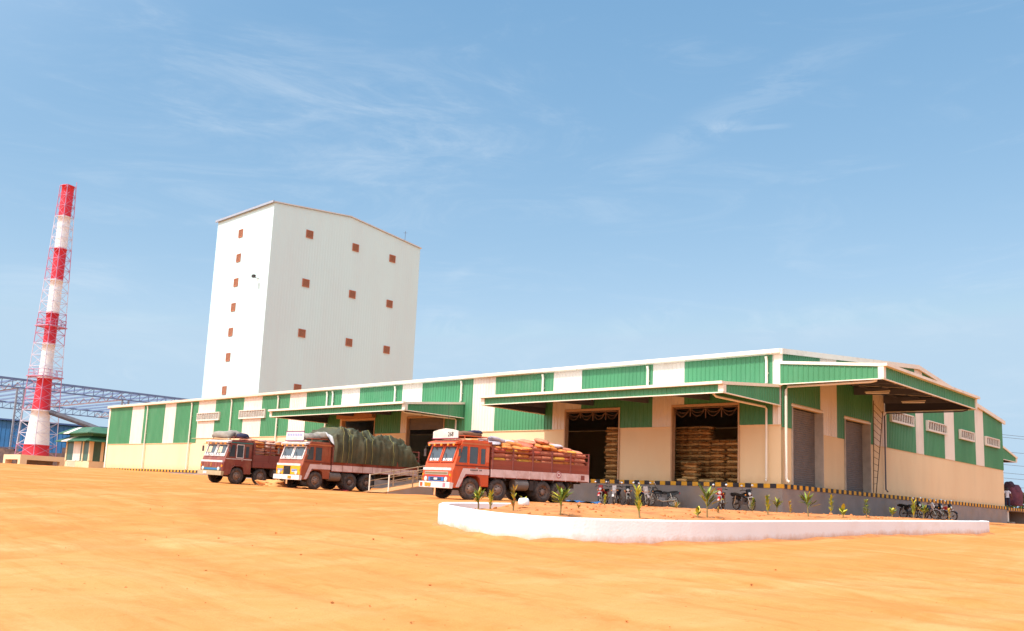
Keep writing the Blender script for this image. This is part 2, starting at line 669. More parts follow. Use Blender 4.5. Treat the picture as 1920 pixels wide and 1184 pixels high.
def wall_holes(mb, along, a0, a1, ztop, z0, holes, d0, d1, m):
    """wall slab along an axis with rectangular holes; d0 outer face, d1 inner face"""
    br = sorted({a0, a1, *[h[0] for h in holes], *[h[1] for h in holes]} | ({YR} if along == 'y' and a0 < YR < a1 else set()))

    def pt(a, d, z):
        return (a, d, z) if along == 'x' else (d, a, z)
    for i in range(len(br) - 1):
        p, q = br[i], br[i + 1]
        mid = (p + q) / 2
        hs_ = sorted([(h[2], h[3]) for h in holes if h[0] <= mid <= h[1]])
        segs = []
        zc = z0
        for (b, t) in hs_:
            if b > zc + 1e-6:
                segs.append((zc, b, zc, b))
            zc = t
        segs.append((zc, zc, ztop(p), ztop(q)) if False else None)
        for s_ in segs[:-1]:
            for d in (d0, d1):
                mb.face([pt(p, d, s_[0]), pt(q, d, s_[0]), pt(q, d, s_[1]), pt(p, d, s_[1])], m)
        for d in (d0, d1):
            mb.face([pt(p, d, zc), pt(q, d, zc), pt(q, d, ztop(q)), pt(p, d, ztop(p))], m)
        mb.face([pt(p, d0, ztop(p)), pt(q, d0, ztop(q)), pt(q, d1, ztop(q)), pt(p, d1, ztop(p))], m)
    for (p, q, b, t) in holes:
        for a in (p, q):
            mb.face([pt(a, d0, b), pt(a, d1, b), pt(a, d1, t), pt(a, d0, t)], m)
        mb.face([pt(p, d0, t), pt(q, d0, t), pt(q, d1, t), pt(p, d1, t)], m)


DF = [(-6.5, -2.4), (-14.3, -10.2), (-29.5, -25.5), (-37.55, -33.4)]
DS = [(1.15, 4.95), (7.85, 11.6)]
mb = MB()
wall_holes(mb, 'x', XL, 0, lambda a: 6.8, -.22, [(p, q, -.22, 4.2) for p, q in DF], 0.0, .22, m_cream)
wall_holes(mb, 'y', .22, YB, gable, -.02, [(p, q, -.02, 4.15) for p, q in DS], 0.0, -.22, m_cream)
mb.box(XL, XL + .2, .22, YB, -.3, 6.8, m_cream)
mb.box(XL + .2, -.22, YB - .2, YB, -.3, 6.90, m_cream)
mb.build('wall', wh, recalc=False)


def ribs(mb, along, a0, a1, zlo, zhi, d, sgn, m, pitch=.27):
    """ribbed sheet; d is the sheet plane, ribs stand out by 28 mm; zlo/zhi may be functions"""
    fl = zlo if callable(zlo) else (lambda a: zlo)
    fh = zhi if callable(zhi) else (lambda a: zhi)
    pr = [(a0, 0)]
    a = math.floor(a0 / pitch) * pitch
    while a < a1:
        for da, o in ((.09, 0), (.115, .032), (.155, .032), (.18, 0)):
            if a0 < a + da < a1:
                pr.append((a + da, o))
        a += pitch
    if along == 'y' and a0 < YR < a1:
        pr.append((YR, 0 if True else 0))
        pr.sort()
    pr.append((a1, pr[-1][1] if False else 0))
    pts = []
    for a, o in pr:
        dd = d + sgn * o
        for z in (fl(a), fh(a)):
            pts.append((a, dd, z) if along == 'x' else (dd, a, z))
    F = [(2 * i, 2 * i + 2, 2 * i + 3, 2 * i + 1) for i in range(len(pr) - 1)]
    mb.mesh(pts, F, m)


def panels(along, bounds, holes, zlo, zhi, d, sgn):
    """bounds: list of (a0,a1,'green'/'white')"""
    for a0, a1, kind in bounds:
        mb = MB()
        m = m_green if kind == 'green' else m_white
        br = sorted({a0, a1, *[v for h in holes for v in h if a0 < v < a1]})
        for p, q in zip(br, br[1:]):
            mid = (p + q) / 2
            inh = any(h[0] < mid < h[1] for h in holes)
            lo = 4.32 if inh else (zlo(mid) if callable(zlo) else zlo)
            ribs(mb, along, p, q, lo, zhi, d, sgn, m)
        mb.build(kind + '_sheet', wh, recalc=False)


WX = [(-76.6, -73.7), (-68.7, -66.3), (-61.6, -58.2), (-53.0, -49.9), (-45.4, -42.9), (-37.9, -35.5), (-30.3, -28.05), (-22.7, -20.55), (-15.4, -13.1),
      (-7.87, -5.76), (-.45, -.0)]
b = []
a = XL
for p, q in WX:
    b += [(a, p, 'green'), (p, q, 'white')]
    a = q
panels('x', b, DF, lambda a: 3.08 if a > -62.4 else 2.62, 6.8, -.03, -1)
WY = [(4.65, 6.85), (12.1, 14.25), (19.35, 20.9), (25.15, 27.2), (32.2, 34.2)]
b = []
a = 0
for p, q in WY + [(YB, YB)]:
    b += [(a, p, 'green')]
    if q > p:
        b.append((p, q, 'white'))
    a = q
panels('y', b, DS, lambda a: 2.95, gable, .03, 1)
# flashing strip under the sheets (drip edge)
for p, q in ((-62.4, DF[3][0] - .06), (DF[3][1] + .06, DF[2][0] - .06), (DF[2][1] + .06, DF[1][0] - .06), (DF[1][1] + .06, DF[0][0] - .06), (DF[0][1] + .06, 0)):
    mb = MB()
    mb.box(p, q, -.066, -.002, 3.05, 3.085, m_cream)
    mb.build('drip_flashing', wh)
mb = MB()
mb.box(XL, -62.4, -.066, -.002, 2.59, 2.625, m_cream)
mb.build('drip_flashing', wh)

# roof
mb = MB()
for y0, z0, y1, z1 in ((-.12, EAVE - .03, YR, RIDGE), (YR, RIDGE, YB + .12, EAVE - .03)):
    for dz, fl in ((0, 0), (-.06, 1)):
        mb.face([(XL - .15, y0, z0 + dz), (.1, y0, z0 + dz), (.1, y1, z1 + dz), (XL - .15, y1, z1 + dz)], m_roof)
roof = mb.build('roof', wh, recalc=False)
mb = MB()
mb.prism([(YR - .35, RIDGE - .0), (YR, RIDGE + .06), (YR + .35, RIDGE - .0), (YR, RIDGE + .02)], 'x', XL, .05, m_roof)
mb.build('ridge_cap', roof)
for xx in (.1, XL - .27):
    mb = MB()
    for ya, yb in ((-.3, YR), (YR, YB + .3)):
        za, zb = EAVE + (RIDGE - EAVE) * (ya / YR) if ya < YR else RIDGE, RIDGE if yb == YR else EAVE - .03
        if ya == YR:
            za = RIDGE
        mb.prism([(ya, za - .22), (yb, zb - .22), (yb, zb + .06), (ya, za + .06)], 'x', xx, xx + .12, m_trim)
    mb.build('rake_trim', roof)
mb = MB()   # eave gutter
mb.prism([(-.34, 6.82), (-.06, 6.78), (-.06, 7.0), (-.12, 7.03), (-.36, 7.03), (-.36, 6.97)], 'x', XL - .15, .1, m_trim)
for x in np.arange(-81, 0, 2.6):
    mb.box(x, x + .03, -.364, -.05, 6.775, 7.034, m_trim)
mb.build('eave_gutter', roof)
mb = MB()
mb.box(-.02, .1, -.1, .0, 5.1, 6.78, m_trim)
mb.box(-.34, -.02, -.1, -.064, 5.1, 6.78, m_trim)
mb.build('corner_trim', wh)
mb = MB()
mb.box(XL - .1, XL + .25, -.09, -.0, -.1, 6.7, m_trim)
mb.build('corner_trim', wh)


def clip(mb, x, y, z):
    mb.box(x - .08, x + .08, y - .02, y + .06, z - .02, z + .02, m_pipe)


def downpipe(x, zt, zb, foot=None):
    mb = MB()
    pts = [(x, -.24, 6.68), (x, -.17, 6.45), (x, -.17, zb + .2)]
    if zt < 6.4:
        pts = [(x, -.17, zt), (x, -.17, zb + .2)]
    pts += [(x, -.19, zb + .06), (x, -.26, zb)]
    mb.tube(pts, .075, m_pipe, 8)
    z = zb + .6
    top = pts[0][2]
    while z < top - .3:
        clip(mb, x, -.12, z)
        z += 1.6
    mb.build('downpipe', wh, smooth=False)


for x in (-8.14, -16.05 - .14, -23.75, -31.0, -39.3 + .35):
    downpipe(x, 6.6, 5.2)
downpipe(-.72, 6.6, 5.2)
for x, zb in ((-39.75, .1), (-47.05, .1), (-55.0, .1), (-62.75, -.1), (-72.6, -.1)):
    downpipe(x, 6.6, zb)


# canopies
def canopy(fn, a0, a1, Pj, zw, zf, zb, name_bits, beams, sgn_end=True):
    """fn(a,o,z)->world; a along the wall, o outward distance"""
    mb = MB()

    def bx(m_, A0, A1, O0, O1, Z0, Z1, mat_):
        c = [fn(a, o, z) for z in (Z0, Z1) for o in (O0, O1) for a in (A0, A1)]
        m_.mesh(c, [(0, 2, 3, 1), (4, 5, 7, 6), (0, 1, 5, 4), (2, 6, 7, 3), (0, 4, 6, 2), (1, 3, 7, 5)], mat_)

    def slab(m_, A0, A1, pr, mat_):
        """profile (o,z) extruded along a"""
        n = len(pr)
        c = [fn(A0, o, z) for o, z in pr] + [fn(A1, o, z) for o, z in pr]
        F = [tuple(range(n)), tuple(range(2 * n - 1, n - 1, -1))]
        for k in range(n):
            k2 = (k + 1) % n
            F.append((k, n + k, n + k2, k2))
        m_.mesh(c, F, mat_)
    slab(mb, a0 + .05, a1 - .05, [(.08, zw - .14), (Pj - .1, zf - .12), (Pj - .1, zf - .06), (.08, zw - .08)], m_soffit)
    root = mb.build('canopy', wh)
    # top sheet
    mb = MB()
    slab(mb, a0 + .02, a1 - .02, [(.06, zw - .076), (Pj - .02, zf - .056), (Pj - .02, zf - .03), (.06, zw - .05)], m_roof)
    mb.build('canopy_sheet', root)
    # ribbed fascias: front + two triangular ends
    mb = MB()
    pit = .27
    a = a0
    pts = []
    n = 0
    while a < a1:
        for da, o in ((0, 0), (.09, 0), (.115, .03), (.155, .03), (.18, 0)):
            if a + da <= a1:
                pts += [fn(a + da, Pj + o, zb + .02), fn(a + da, Pj + o, zf - .1)]
                n += 1
        a += pit
    mb.mesh(pts, [(2 * i, 2 * i + 2, 2 * i + 3, 2 * i + 1) for i in range(n - 1)], m_green)
    for ae, sg in ((a0, -1), (a1, 1)):
        o = .06
        pts = []
        n = 0
        while o < Pj:
            for da, q in ((0, 0), (.09, 0), (.115, .03), (.155, .03), (.18, 0)):
                oo = min(Pj, o + da)
                zt = zw + (zf - zw) * oo / Pj - .1
                pts += [fn(ae + sg * q, oo, zb + .02), fn(ae + sg * q, oo, zt)]
                n += 1
            o += pit
        mb.mesh(pts, [(2 * i, 2 * i + 2, 2 * i + 3, 2 * i + 1) for i in range(n - 1)], m_green)
    mb.build('fascia', root, recalc=False)
    # white trims
    mb = MB()
    bx(mb, a0 - .08, a1 + .08, Pj - .06, Pj + .24, zf - .09, zf + .05, m_trim)
    bx(mb, a0 - .05, a1 + .05, Pj - .04, Pj + .06, zb - .02, zb + .03, m_trim)
    for ae, sg in ((a0, -1), (a1, 1)):
        A0, A1 = (ae - .08, ae + .05) if sg < 0 else (ae - .05, ae + .08)
        slab(mb, A0, A1, [(.04, zw - .10), (Pj - .062, zf - .10), (Pj - .062, zf + .053), (.04, zw + .053)], m_trim)
        bx(mb, A0 + .02, A1 - .02, .04, Pj - .042, zb - .022, zb + .03, m_trim)
        e0, e1 = (ae - .065, ae + .22) if sg < 0 else (ae - .22, ae + .065)
        bx(mb, e0, e1, Pj - .2, Pj + .072, zb + .036, zf - .102, m_trim)
    mb.build('trim', root)
    # supporting beams and purlins under the sheet
    mb = MB()
    for a in beams:
        slab(mb, a - .07, a + .07, [(.05, zw - .62), (Pj - .12, zf - .30), (Pj - .12, zf - .14), (.05, zw - .16)], m_steel)
    np_ = max(3, int(Pj / 1.25))
    for i in range(1, np_ + 1):
        o = Pj * (i - .35) / np_
        z = zw + (zf - zw) * o / Pj - .2
        mb.beam(fn(a0 + .1, o, z), fn(a1 - .1, o, z), .05, .1, m_steel)
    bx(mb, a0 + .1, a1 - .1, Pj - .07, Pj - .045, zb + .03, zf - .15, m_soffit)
    for ae, sg in ((a0, 1), (a1, -1)):
        A0, A1 = sorted((ae + sg * .055, ae + sg * .08))
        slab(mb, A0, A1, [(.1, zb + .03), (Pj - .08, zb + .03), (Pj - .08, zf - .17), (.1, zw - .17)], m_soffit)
    n_s = int((a1 - a0) / 1.9)
    for i in range(1, n_s):
        a = a0 + (a1 - a0) * i / n_s
        mb.beam(fn(a, .5, zw - .24), fn(a, Pj - .3, zf - .24), .02, .02, m_trim)
    mb.build('canopy_frame', root)
    return root


def facf(a, o, z):
    return Vector((a, -o, z))


def sidef(a, o, z):
    return Vector((o, a, z))


def backf(a, o, z):
    return Vector((a, YB + o, z))


c2 = canopy(facf, -16.05, -.06, 5.85, 5.12, 4.55, 4.06, '', (-16.0, -12.2, -8.2, -4.2, -.15))
c1 = canopy(facf, -39.6, -23.5, 5.55, 5.12, 4.55, 4.04, '', (-39.5, -35.6, -31.5, -27.5, -23.6))
c3 = canopy(sidef, -.22, 14.0, 5.25, 6.32, 5.84, 5.14, '', (-.1, 4.6, 9.3, 13.9))
c4 = canopy(backf, -16.0, -.05, 4.1, 4.95, 4.3, 3.86, '', (-15.9, -8, -.2))
for c, xx in ((c2, -.72), (c1, -24.1)):
    mb = MB()
    Pj = 5.85 if c is c2 else 5.55
    mb.tube([(xx, -Pj + .3, 4.5), (xx, -Pj + .3, 4.03), (xx, -Pj + .55, 3.96), (xx, -.36, 3.99), (xx, -.2, 3.9), (xx, -.2, .3), (xx, -.24, .16), (xx, -.3, .12)], .06, m_pipe, 8)
    mb.build('drain_pipe', c)
mb = MB()
mb.tube([(4.9, -.08, 5.1), (4.6, -.02, 5.06), (.3, .14, 5.06), (.19, .16, 4.9), (.19, .16, .3), (.24, .17, .17), (.34, .2, .12)], .07, m_pipe, 8)
mb.build('drain_pipe', c3)
mb = MB()
mb.tube([(4.9, 13.7, 5.1), (4.6, 13.7, 5.02), (.3, 13.6, 5.02), (.17, 13.6, 4.85), (.17, 13.6, .3), (.3, 13.6, .15)], .045, m_steel, 6)
mb.build('drain_pipe', c3)
for a, o in ((4.3, 3.2), (9.0, 3.4)):
    mb = MB()
    mb.tube([(o - .6, a + .2, 5.12), (o + .6, a + .2, 5.08)], .035, mat('tube light', (.85, .84, .8), .4), 8)
    mb.box(o - .65, o + .65, a + .17, a + .23, 5.155, 5.2, m_trim)
    mb.build('tube_lamp', c3)

# facade doors: frames, half-raised shutter box, tracks
m_bulk = mat('shade brown paint', (.40, .20, .11), .6, .12, 2)
for p, q in DF:
    mb = MB()
    for x in (p - .07, q - .01):
        mb.box(x, x + .08, -.09, .26, 0.0, 4.2, m_tan)
    mb.box(p - .07, q + .07, -.09, .26, 4.203, 4.318, m_tan)
    fr = mb.build('door_frame', wh)
    mb = MB()
    mb.tube([(p + .1, .55, 4.45), (q - .1, .55, 4.45)], .28, m_shutter, 14)
    if p == -29.5:
        for i in range(9):
            z = 4.18 - i * .1
            mb.tube([(p + .08, .16, z), (q - .08, .16, z)], .055, m_shutter, 6)
    mb.build('rolled_shutter', fr)
# white panel over the left dock door, its shade painted in as brown
mb = MB()
mb.box(DF[3][0] - .25, DF[3][1] + .15, -.5, -.068, 4.33, 4.98, m_bulk)
mb.build('shade_brown_panel', wh)

# side roller shutters
for p, q in DS:
    mb = MB()
    z = .02
    pr = []
    while z < 4.1:
        for dz, o in ((0, 0), (.035, .018), (.08, .018), (.1, 0)):
            pr.append((z + dz, o))
        z += .115
    pts = []
    for z, o in pr:
        pts += [(-.42 + o, p, z), (-.42 + o, q, z)]
    mb.mesh(pts, [(2 * i, 2 * i + 1, 2 * i + 3, 2 * i + 2) for i in range(len(pr) - 1)], m_shutter)
    sh = mb.build('roller_shutter', wh, recalc=False)
    mb = MB()
    for yy in (p + .004, q - .074):
        mb.box(-.45, .075, yy, yy + .07, .0, 4.15, mat('door jamb', (.42, .38, .33), .6))
    mb.box(-.2, .075, p - .07, q + .07, 4.153, 4.25, m_trim)
    mb.build('door_frame', sh)


# louvre vents
def louvre(fn, a0, a1, z0, z1, facade):
    mb = MB()
    c = [fn(a, o, z) for z in (z0, z1) for o in (.07, .10) for a in (a0, a1)]
    mb.mesh(c, [(0, 2, 3, 1), (4, 5, 7, 6), (0, 1, 5, 4), (2, 6, 7, 3), (0, 4, 6, 2), (1, 3, 7, 5)], mat('vent backing', (.30, .25, .23), .7))
    v = mb.build('louvre_vent', wh)
    mb = MB()
    n = 6
    for i in range(n):
        z = z0 + (z1 - z0) * (i + .25) / n
        h = (z1 - z0) / n * .7
        c = [fn(a0, .11, z + h), fn(a1, .11, z + h), fn(a1, .2, z), fn(a0, .2, z)]
        mb.mesh(c, [(0, 1, 2, 3)], m_white)
    k = int((a1 - a0) / .42)
    for i in range(k + 1):
        a = a0 + (a1 - a0) * i / k
        mb.beam(fn(a, .215, z0), fn(a + (.12 if not facade else 0), .215, z1), .05, .02, m_white)
    mb.build('slats', v, recalc=False)
    mb = MB()
    for (A0, A1, Z0, Z1) in ((a0 - .06, a1 + .06, z0 - .12, z0), (a0 - .06, a1 + .06, z1, z1 + .07), (a0 - .06, a0, z0, z1), (a1, a1 + .06, z0, z1)):
        c = [fn(a, o, z) for z in (Z0, Z1) for o in (.066, .24) for a in (A0, A1)]
        mb.mesh(c, [(0, 2, 3, 1), (4, 5, 7, 6), (0, 1, 5, 4), (2, 6, 7, 3), (0, 4, 6, 2), (1, 3, 7, 5)], m_white)
    mb.build('vent_frame', v)


for a0, a1 in ((-61.4, -57.2), (-53.4, -49.1)):
    louvre(facf, a0, a1, 4.88, 5.5, True)
for a0, a1 in ((14.75, 18.55), (21.3, 25.05), (28.2, 31.3), (34.4, 37.8)):
    louvre(sidef, a0, a1, 4.75, 5.28, False)

# rear dock slab with its own edge
mb = MB()
mb.box(-9, .12, YB + .11, 54, -.33, -.06, m_conc)
mb.box(-6, -.4, 47, 47.3, -2, -.335, m_conc)
rd_ = mb.build('rear_dock', wh)
mb = MB()
y = YB + .11
k = 0
while y < 54:
    mb.box(.121, .165, y, y + .35, -.27, -.05 + .002 * (k % 2), m_yellow if k % 2 else m_black)
    y += .35
    k += 1
mb.build('dock_edge', rd_)
mb = MB()
mb.box(-.35, -.05, 40.3, 40.7, -1.9, -.334, m_white)
mb.box(-.35, .3, 40.2, 41.0, -1.9, -1.2, m_conc)
mb.build('support', rd_)

# things on and by the warehouse ------------------------------------------------
mb = MB()
ml = mat('bamboo ladder', (.10, .065, .045), .8, .2, 5)
A0, A1 = Vector((.30, 11.55, 5.6)), Vector((.42, 11.0, .0))
B0, B1 = Vector((.30, 13.0, 5.1)), Vector((.42, 11.4, .0))
mb.tube([A0, A1], .022, ml, 6)
mb.tube([B0, B1], .024, ml, 6)
for i in range(13):
    t = .03 + i * .073
    mb.tube([A0.lerp(A1, t), B0.lerp(B1, t * .98)], .015, ml, 6)
tag(mb.build('ladder'), 'dark bamboo ladder narrowing downward, leaning on the side wall by the second shutter', 'ladder')

# festoons over the two open doors
m_gar = mat('dry flower garland', (.17, .10, .06), .9, .4, 8)


def garland(p, q, lab, rows):
    mb = MB()
    n = rows
    wd = (q - p - .2) / n
    mb.tube([(p + .05, .06, 4.12), (q - .05, .06, 4.12)], .035, m_gar, 6)
    for i in range(n):
        a = p + .1 + i * wd
        for dep, yy in ((.45, .04), (.24, .09)):
            pts = []
            for j in range(11):
                t = j / 10
                pts.append((a + wd * t, yy + random.uniform(-.02, .02), 4.1 - dep * 4 * t * (1 - t) + random.uniform(-.015, .015)))
            mb.tube(pts, [.013 + .010 * random.random() for _ in pts], m_gar, 6)
        mb.tube([(a, .06, 4.12), (a + .01, .07, 3.55 + .2 * random.random())], .03, m_gar, 6)
    tag(mb.build('garland'), lab, 'garland')


garland(-14.3, -10.2, 'dry scalloped flower garland hung across the top of the dock doorway behind the front lorry', 4)
garland(-6.5, -2.4, 'dry scalloped flower garland hung across the top of the dock doorway nearest the corner', 4)


# sacks -------------------------------------------------------------------------
def sack_mesh(name, m, lx=.92, ly=.56, lz=.19, seed=0):
    r_ = random.Random(seed)
    nx, nr = 9, 12
    V, F = [], []
    for i in range(nx):
        t = i / (nx - 1) * 2 - 1
        e = max(0, 1 - abs(t) ** 6) ** .5
        wdt = ly / 2 * (.72 + .28 * e) * (1 if abs(t) < .95 else .86)
        h = lz / 2 * (.16 + .84 * e)
        for k in range(nr):
            a = 2 * math.pi * k / nr
            ca, sa = math.cos(a), math.sin(a)
            yy = math.copysign(abs(ca) ** .7, ca) * wdt
            zz = math.copysign(abs(sa) ** .8, sa) * h
            q = 1 + .07 * noise.noise(Vector((t * 2.2 + seed, ca * 1.5, sa * 1.5)))
            V.append((t * lx / 2, yy * q, zz * q + lz / 2))
    for i in range(nx - 1):
        for k in range(nr):
            F.append((i * nr + k, i * nr + (k + 1) % nr, (i + 1) * nr + (k + 1) % nr, (i + 1) * nr + k))
    F.append(tuple(range(nr)))
    F.append(tuple(range(nx * nr - 1, (nx - 1) * nr - 1, -1)))
    me = bpy.data.meshes.new(name)
    me.from_pydata(V, [], F)
    me.materials.append(m)
    me.polygons.foreach_set('use_smooth', [True] * len(F))
    return me


def sack_set(m, n=4, **kw):
    return [sack_mesh('sack', m, seed=s * 13 + len(bpy.data.meshes), **kw) for s in range(n)]


def put_sack(me, loc, rot, label, group):
    o = bpy.data.objects.new('sack', me)
    COL.objects.link(o)
    o.location = loc
    o.rotation_euler = rot
    tag(o, label, 'sack', group)
    return o


m_jute2 = mat('pale jute sack', (.58, .37, .15), .9, .2, 5, .3, 60)
js = sack_set(m_jute, 4) + sack_set(m_jute2, 2)


def stack(x0, x1, y0, z1, label, group, lay=.165, cols=None, tilt=.0, deep=False):
    nl = int(z1 / lay)
    for l in range(nl):
        wd = .58 if l % 2 == 0 else .9
        n = max(1, round((x1 - x0) / wd))
        for i in range(n):
            x = x0 + (x1 - x0) * (i + .5) / n
            rz = math.pi / 2 if wd < .7 else 0
            put_sack(random.choice(js), (x + random.uniform(-.05, .05), y0 + .3 + random.uniform(-.06, .06) + tilt * l, -.01 + l * lay),
                     (random.uniform(-.05, .05), random.uniform(-.05, .05), rz + random.uniform(-.1, .1)), label, group)


stack(-12.2, -10.45, 1.3, 3.45, 'plump brown jute sack in the tall narrow stack inside the doorway behind the front lorry', 'jute sacks inside the doorway behind the front lorry')
stack(-7.6, -5.3, 2.0, 3.4, 'brown jute sack in the high rear stack inside the doorway nearest the corner', 'high stack of jute sacks in the corner doorway')
stack(-5.2, -3.2, 1.7, 2.55, 'brown jute sack in the right-hand lower stack inside the doorway nearest the corner', 'lower stack of jute sacks in the corner doorway')
stack(-6.25, -5.35, .55, 1.3, 'pale jute sack in the short front pile just inside the doorway nearest the corner', 'front pile of jute sacks in the corner doorway')
put_sack(js[4], (-4.75, .8, .0), (0, 0, .2), 'single pale sack lying flat on the floor at the sill of the corner doorway', None)
put_sack(js[5], (-5.9, .15, .0), (0, 0, .1), 'small pale sack lying on the dock edge at the left jamb of the corner doorway', None).scale = (.7, .7, .9)

# ================================================================== TOWER
XT, YT0, YT1, YTR = -122.5, 44.0, 81.3, 62.0
XT0 = -143.4
ZE, ZR, ZE2 = 52.2, 54.0, 51.9
tw = thing('mill_tower', 'tall windowless-looking white sheet-clad mill tower with small rust-red louvres behind the warehouse', 'tower', (XT0, YT0, -1))
TO = Vector((XT0, YT0, -1))


def tl(p):
    return Vector(p) - TO


mb = MB()


def tw_top(y):
    return (ZE + (ZR - ZE) * (y - YT0) / (YTR - YT0)) if y < YTR else (ZR + (ZE2 - ZR) * (y - YTR) / (YT1 - YTR))


pit = .62
for (fixed, along, a0, a1, sg) in ((YT0, 'x', XT0, XT, -1), (XT, 'y', YT0, YT1, 1), (YT1, 'x', XT0, XT, 1), (XT0, 'y', YT0, YT1, -1)):
    pr = []
    a = a0
    while a < a1:
        for da, o in ((0, 0), (.4, 0), (.45, .012), (.55, .012)):
            if a + da < a1:
                pr.append((a + da, o))
        a += pit
    if along == 'y':
        pr = sorted(pr + [(YTR, 0)])
    pr.append((a1, 0))
    pr[0] = (a0, 0)
    pts = []
    for a, o in pr:
        zt = (ZE if fixed == YT0 else ZE2) if along == 'x' else tw_top(a)
        for z in (-1, zt):
            pts.append(tl((a, fixed + sg * o, z) if along == 'x' else (fixed + sg * o, a, z)))
    mb.mesh(pts, [(2 * i, 2 * i + 2, 2 * i + 3, 2 * i + 1) for i in range(len(pr) - 1)], m_tower)
mb.build('wall', tw, recalc=False)
mb = MB()
for y0, z0, y1, z1 in ((YT0 - .25, ZE + .02, YTR, ZR + .05), (YTR, ZR + .05, YT1 + .25, ZE2 + .02)):
    mb.prism([(y0 - TO.y, z0 + 1), (y1 - TO.y, z1 + 1), (y1 - TO.y, z1 + 1.22), (y0 - TO.y, z0 + 1.22)], 'x', -.25, XT - XT0 + .25, m_roof)
tr = mb.build('roof', tw)
mb = MB()
mb.box(-.3, XT - XT0 + .3, -.5, -.252, ZE + 1 - .1, ZE + 1.3, mat('grey gutter', (.33, .36, .42), .5))
mb.build('gutter', tr)
m_fr = mat('rust frame', (.42, .15, .08), .7)


def tower_win(c, face, w_, h_):
    mb = MB()
    x, y, z = tl(c)
    if face == 'x':
        mb.box(x - w_ / 2, x + w_ / 2, y - .06, y - .025, z - h_ / 2, z + h_ / 2, m_brown)
        o = mb.build('louvre_window', tw)
        mb = MB()
        for i in range(7):
            zz = z - h_ / 2 + h_ * (i + .15) / 7
            mb.face([(x - w_ / 2, y - .13, zz), (x + w_ / 2, y - .13, zz), (x + w_ / 2, y - .07, zz + h_ / 8.5), (x - w_ / 2, y - .07, zz + h_ / 8.5)], m_louv)
        mb.build('slats', o, recalc=False)
        mb = MB()
        for (a, b_, cc, d) in ((-.1, 0, -.1, 1.1), (1, 1.1, -.1, 1.1), (0, 1, -.1, 0), (0, 1, 1, 1.1)):
            mb.box(x - w_ / 2 + a * w_, x - w_ / 2 + b_ * w_, y - .15, y - .01, z - h_ / 2 + cc * h_, z - h_ / 2 + d * h_, m_fr)
        mb.build('frame', o)
    else:
        mb.box(x + .025, x + .06, y - w_ / 2, y + w_ / 2, z - h_ / 2, z + h_ / 2, m_brown)
        o = mb.build('louvre_window', tw)
        mb = MB()
        for i in range(7):
            zz = z - h_ / 2 + h_ * (i + .15) / 7
            mb.face([(x + .13, y - w_ / 2, zz), (x + .13, y + w_ / 2, zz), (x + .07, y + w_ / 2, zz + h_ / 8.5), (x + .07, y - w_ / 2, zz + h_ / 8.5)], m_louv)
        mb.build('slats', o, recalc=False)
        mb = MB()
        for (a, b_, cc, d) in ((-.1, 0, -.1, 1.1), (1, 1.1, -.1, 1.1), (0, 1, -.1, 0), (0, 1, 1, 1.1)):
            mb.box(x + .01, x + .15, y - w_ / 2 + a * w_, y - w_ / 2 + b_ * w_, z - h_ / 2 + cc * h_, z - h_ / 2 + d * h_, m_fr)
        mb.build('frame', o)


for x, z in ((-133.86, 48.1), (-133.85, 43.1), (-134, 38.15), (-134.15, 33.2), (-134.3, 28.25), (-134.4, 23.3), (-134.7, 16.8)):
    tower_win((x, YT0, z), 'x', 1.25, 1.35)
for y, zs in ((52.4, (48, 38.2, 28.3, 17.6)), (63.75, (48, 38.2, 28.3)), (73.6, (47.9, 38.1, 28.3))):
    for z in zs:
        tower_win((XT, y, z), 'y', 1.35, 1.3)
mb = MB()
p = tl((-125.6, YT0, 37.7))
mb.beam(p, p + Vector((0, -1.1, .1)), .1, .1, m_steel)
mb.box(p.x - .35, p.x + .35, p.y - 1.5, p.y - 1.0, p.z + .02, p.z + .55, m_chassis)
mb.beam(p + Vector((.25, -.5, .1)), p + Vector((.25, -.5, -.6)), .08, .08, m_white)
mb.build('flood_lamp', tw)
mb = MB()
p = tl((XT - .6, 77.3, 52.4))
mb.tube([p, p + Vector((0, 0, 2.6))], .05, m_steel, 6)
mb.beam(p + Vector((-.35, -.3, 2.2)), p + Vector((.35, .3, 2.2)), .05, .05, m_steel)
mb.build('lightning_rod', tw)

# ================================================================== CHIMNEY
CX, CY = -111.85, 2.5
ch = thing('chimney', 'tall red and white banded steel chimney inside a lattice frame', 'chimney', (CX, CY, 1.35))
Zs = [1.35, 2.9, 7.8, 12.4, 17.35, 21.9, 26.75, 31.5, 36.35, 41.1]


def chr_(z):
    return 1.78 - (z - 1.35) * .088 if z < 8 else (1.195 - (z - 8) * .05 if z < 15 else max(.84, .845))


for i in range(9):
    mb = MB()
    m = m_red if i % 2 == 0 else m_chw
    prof = []
    for t in np.linspace(0, 1, 5):
        z = Zs[i] + (Zs[i + 1] - Zs[i]) * t
        prof.append((chr_(z), z - 1.35))
    mb.lathe(prof, (0, 0, 0), 'z', m, 28)
    zt = Zs[i + 1] - 1.35
    mb.lathe([(chr_(Zs[i + 1]) + .0, zt - .12), (chr_(Zs[i + 1]) + .05, zt - .1), (chr_(Zs[i + 1]) + .05, zt - .02), (chr_(Zs[i + 1]), zt)], (0, 0, 0), 'z', m, 28)
    if i == 8:
        mb.lathe([(.84, zt), (.7, zt), (.7, zt - 2)], (0, 0, 0), 'z', m_dark, 28)
    mb.build('red_band' if i % 2 == 0 else 'white_band', ch, smooth=True)
# lattice legs: splayed square tower
GAMMA = R(20)


def leg(k, z):
    w_ = 2.1 + (.86 - 2.1) * (z - 1.35) / 39.7
    a = GAMMA + math.pi / 4 + k * math.pi / 2
    return Vector((math.cos(a) * w_ * 1.25, math.sin(a) * w_ * 1.25, z - 1.35))


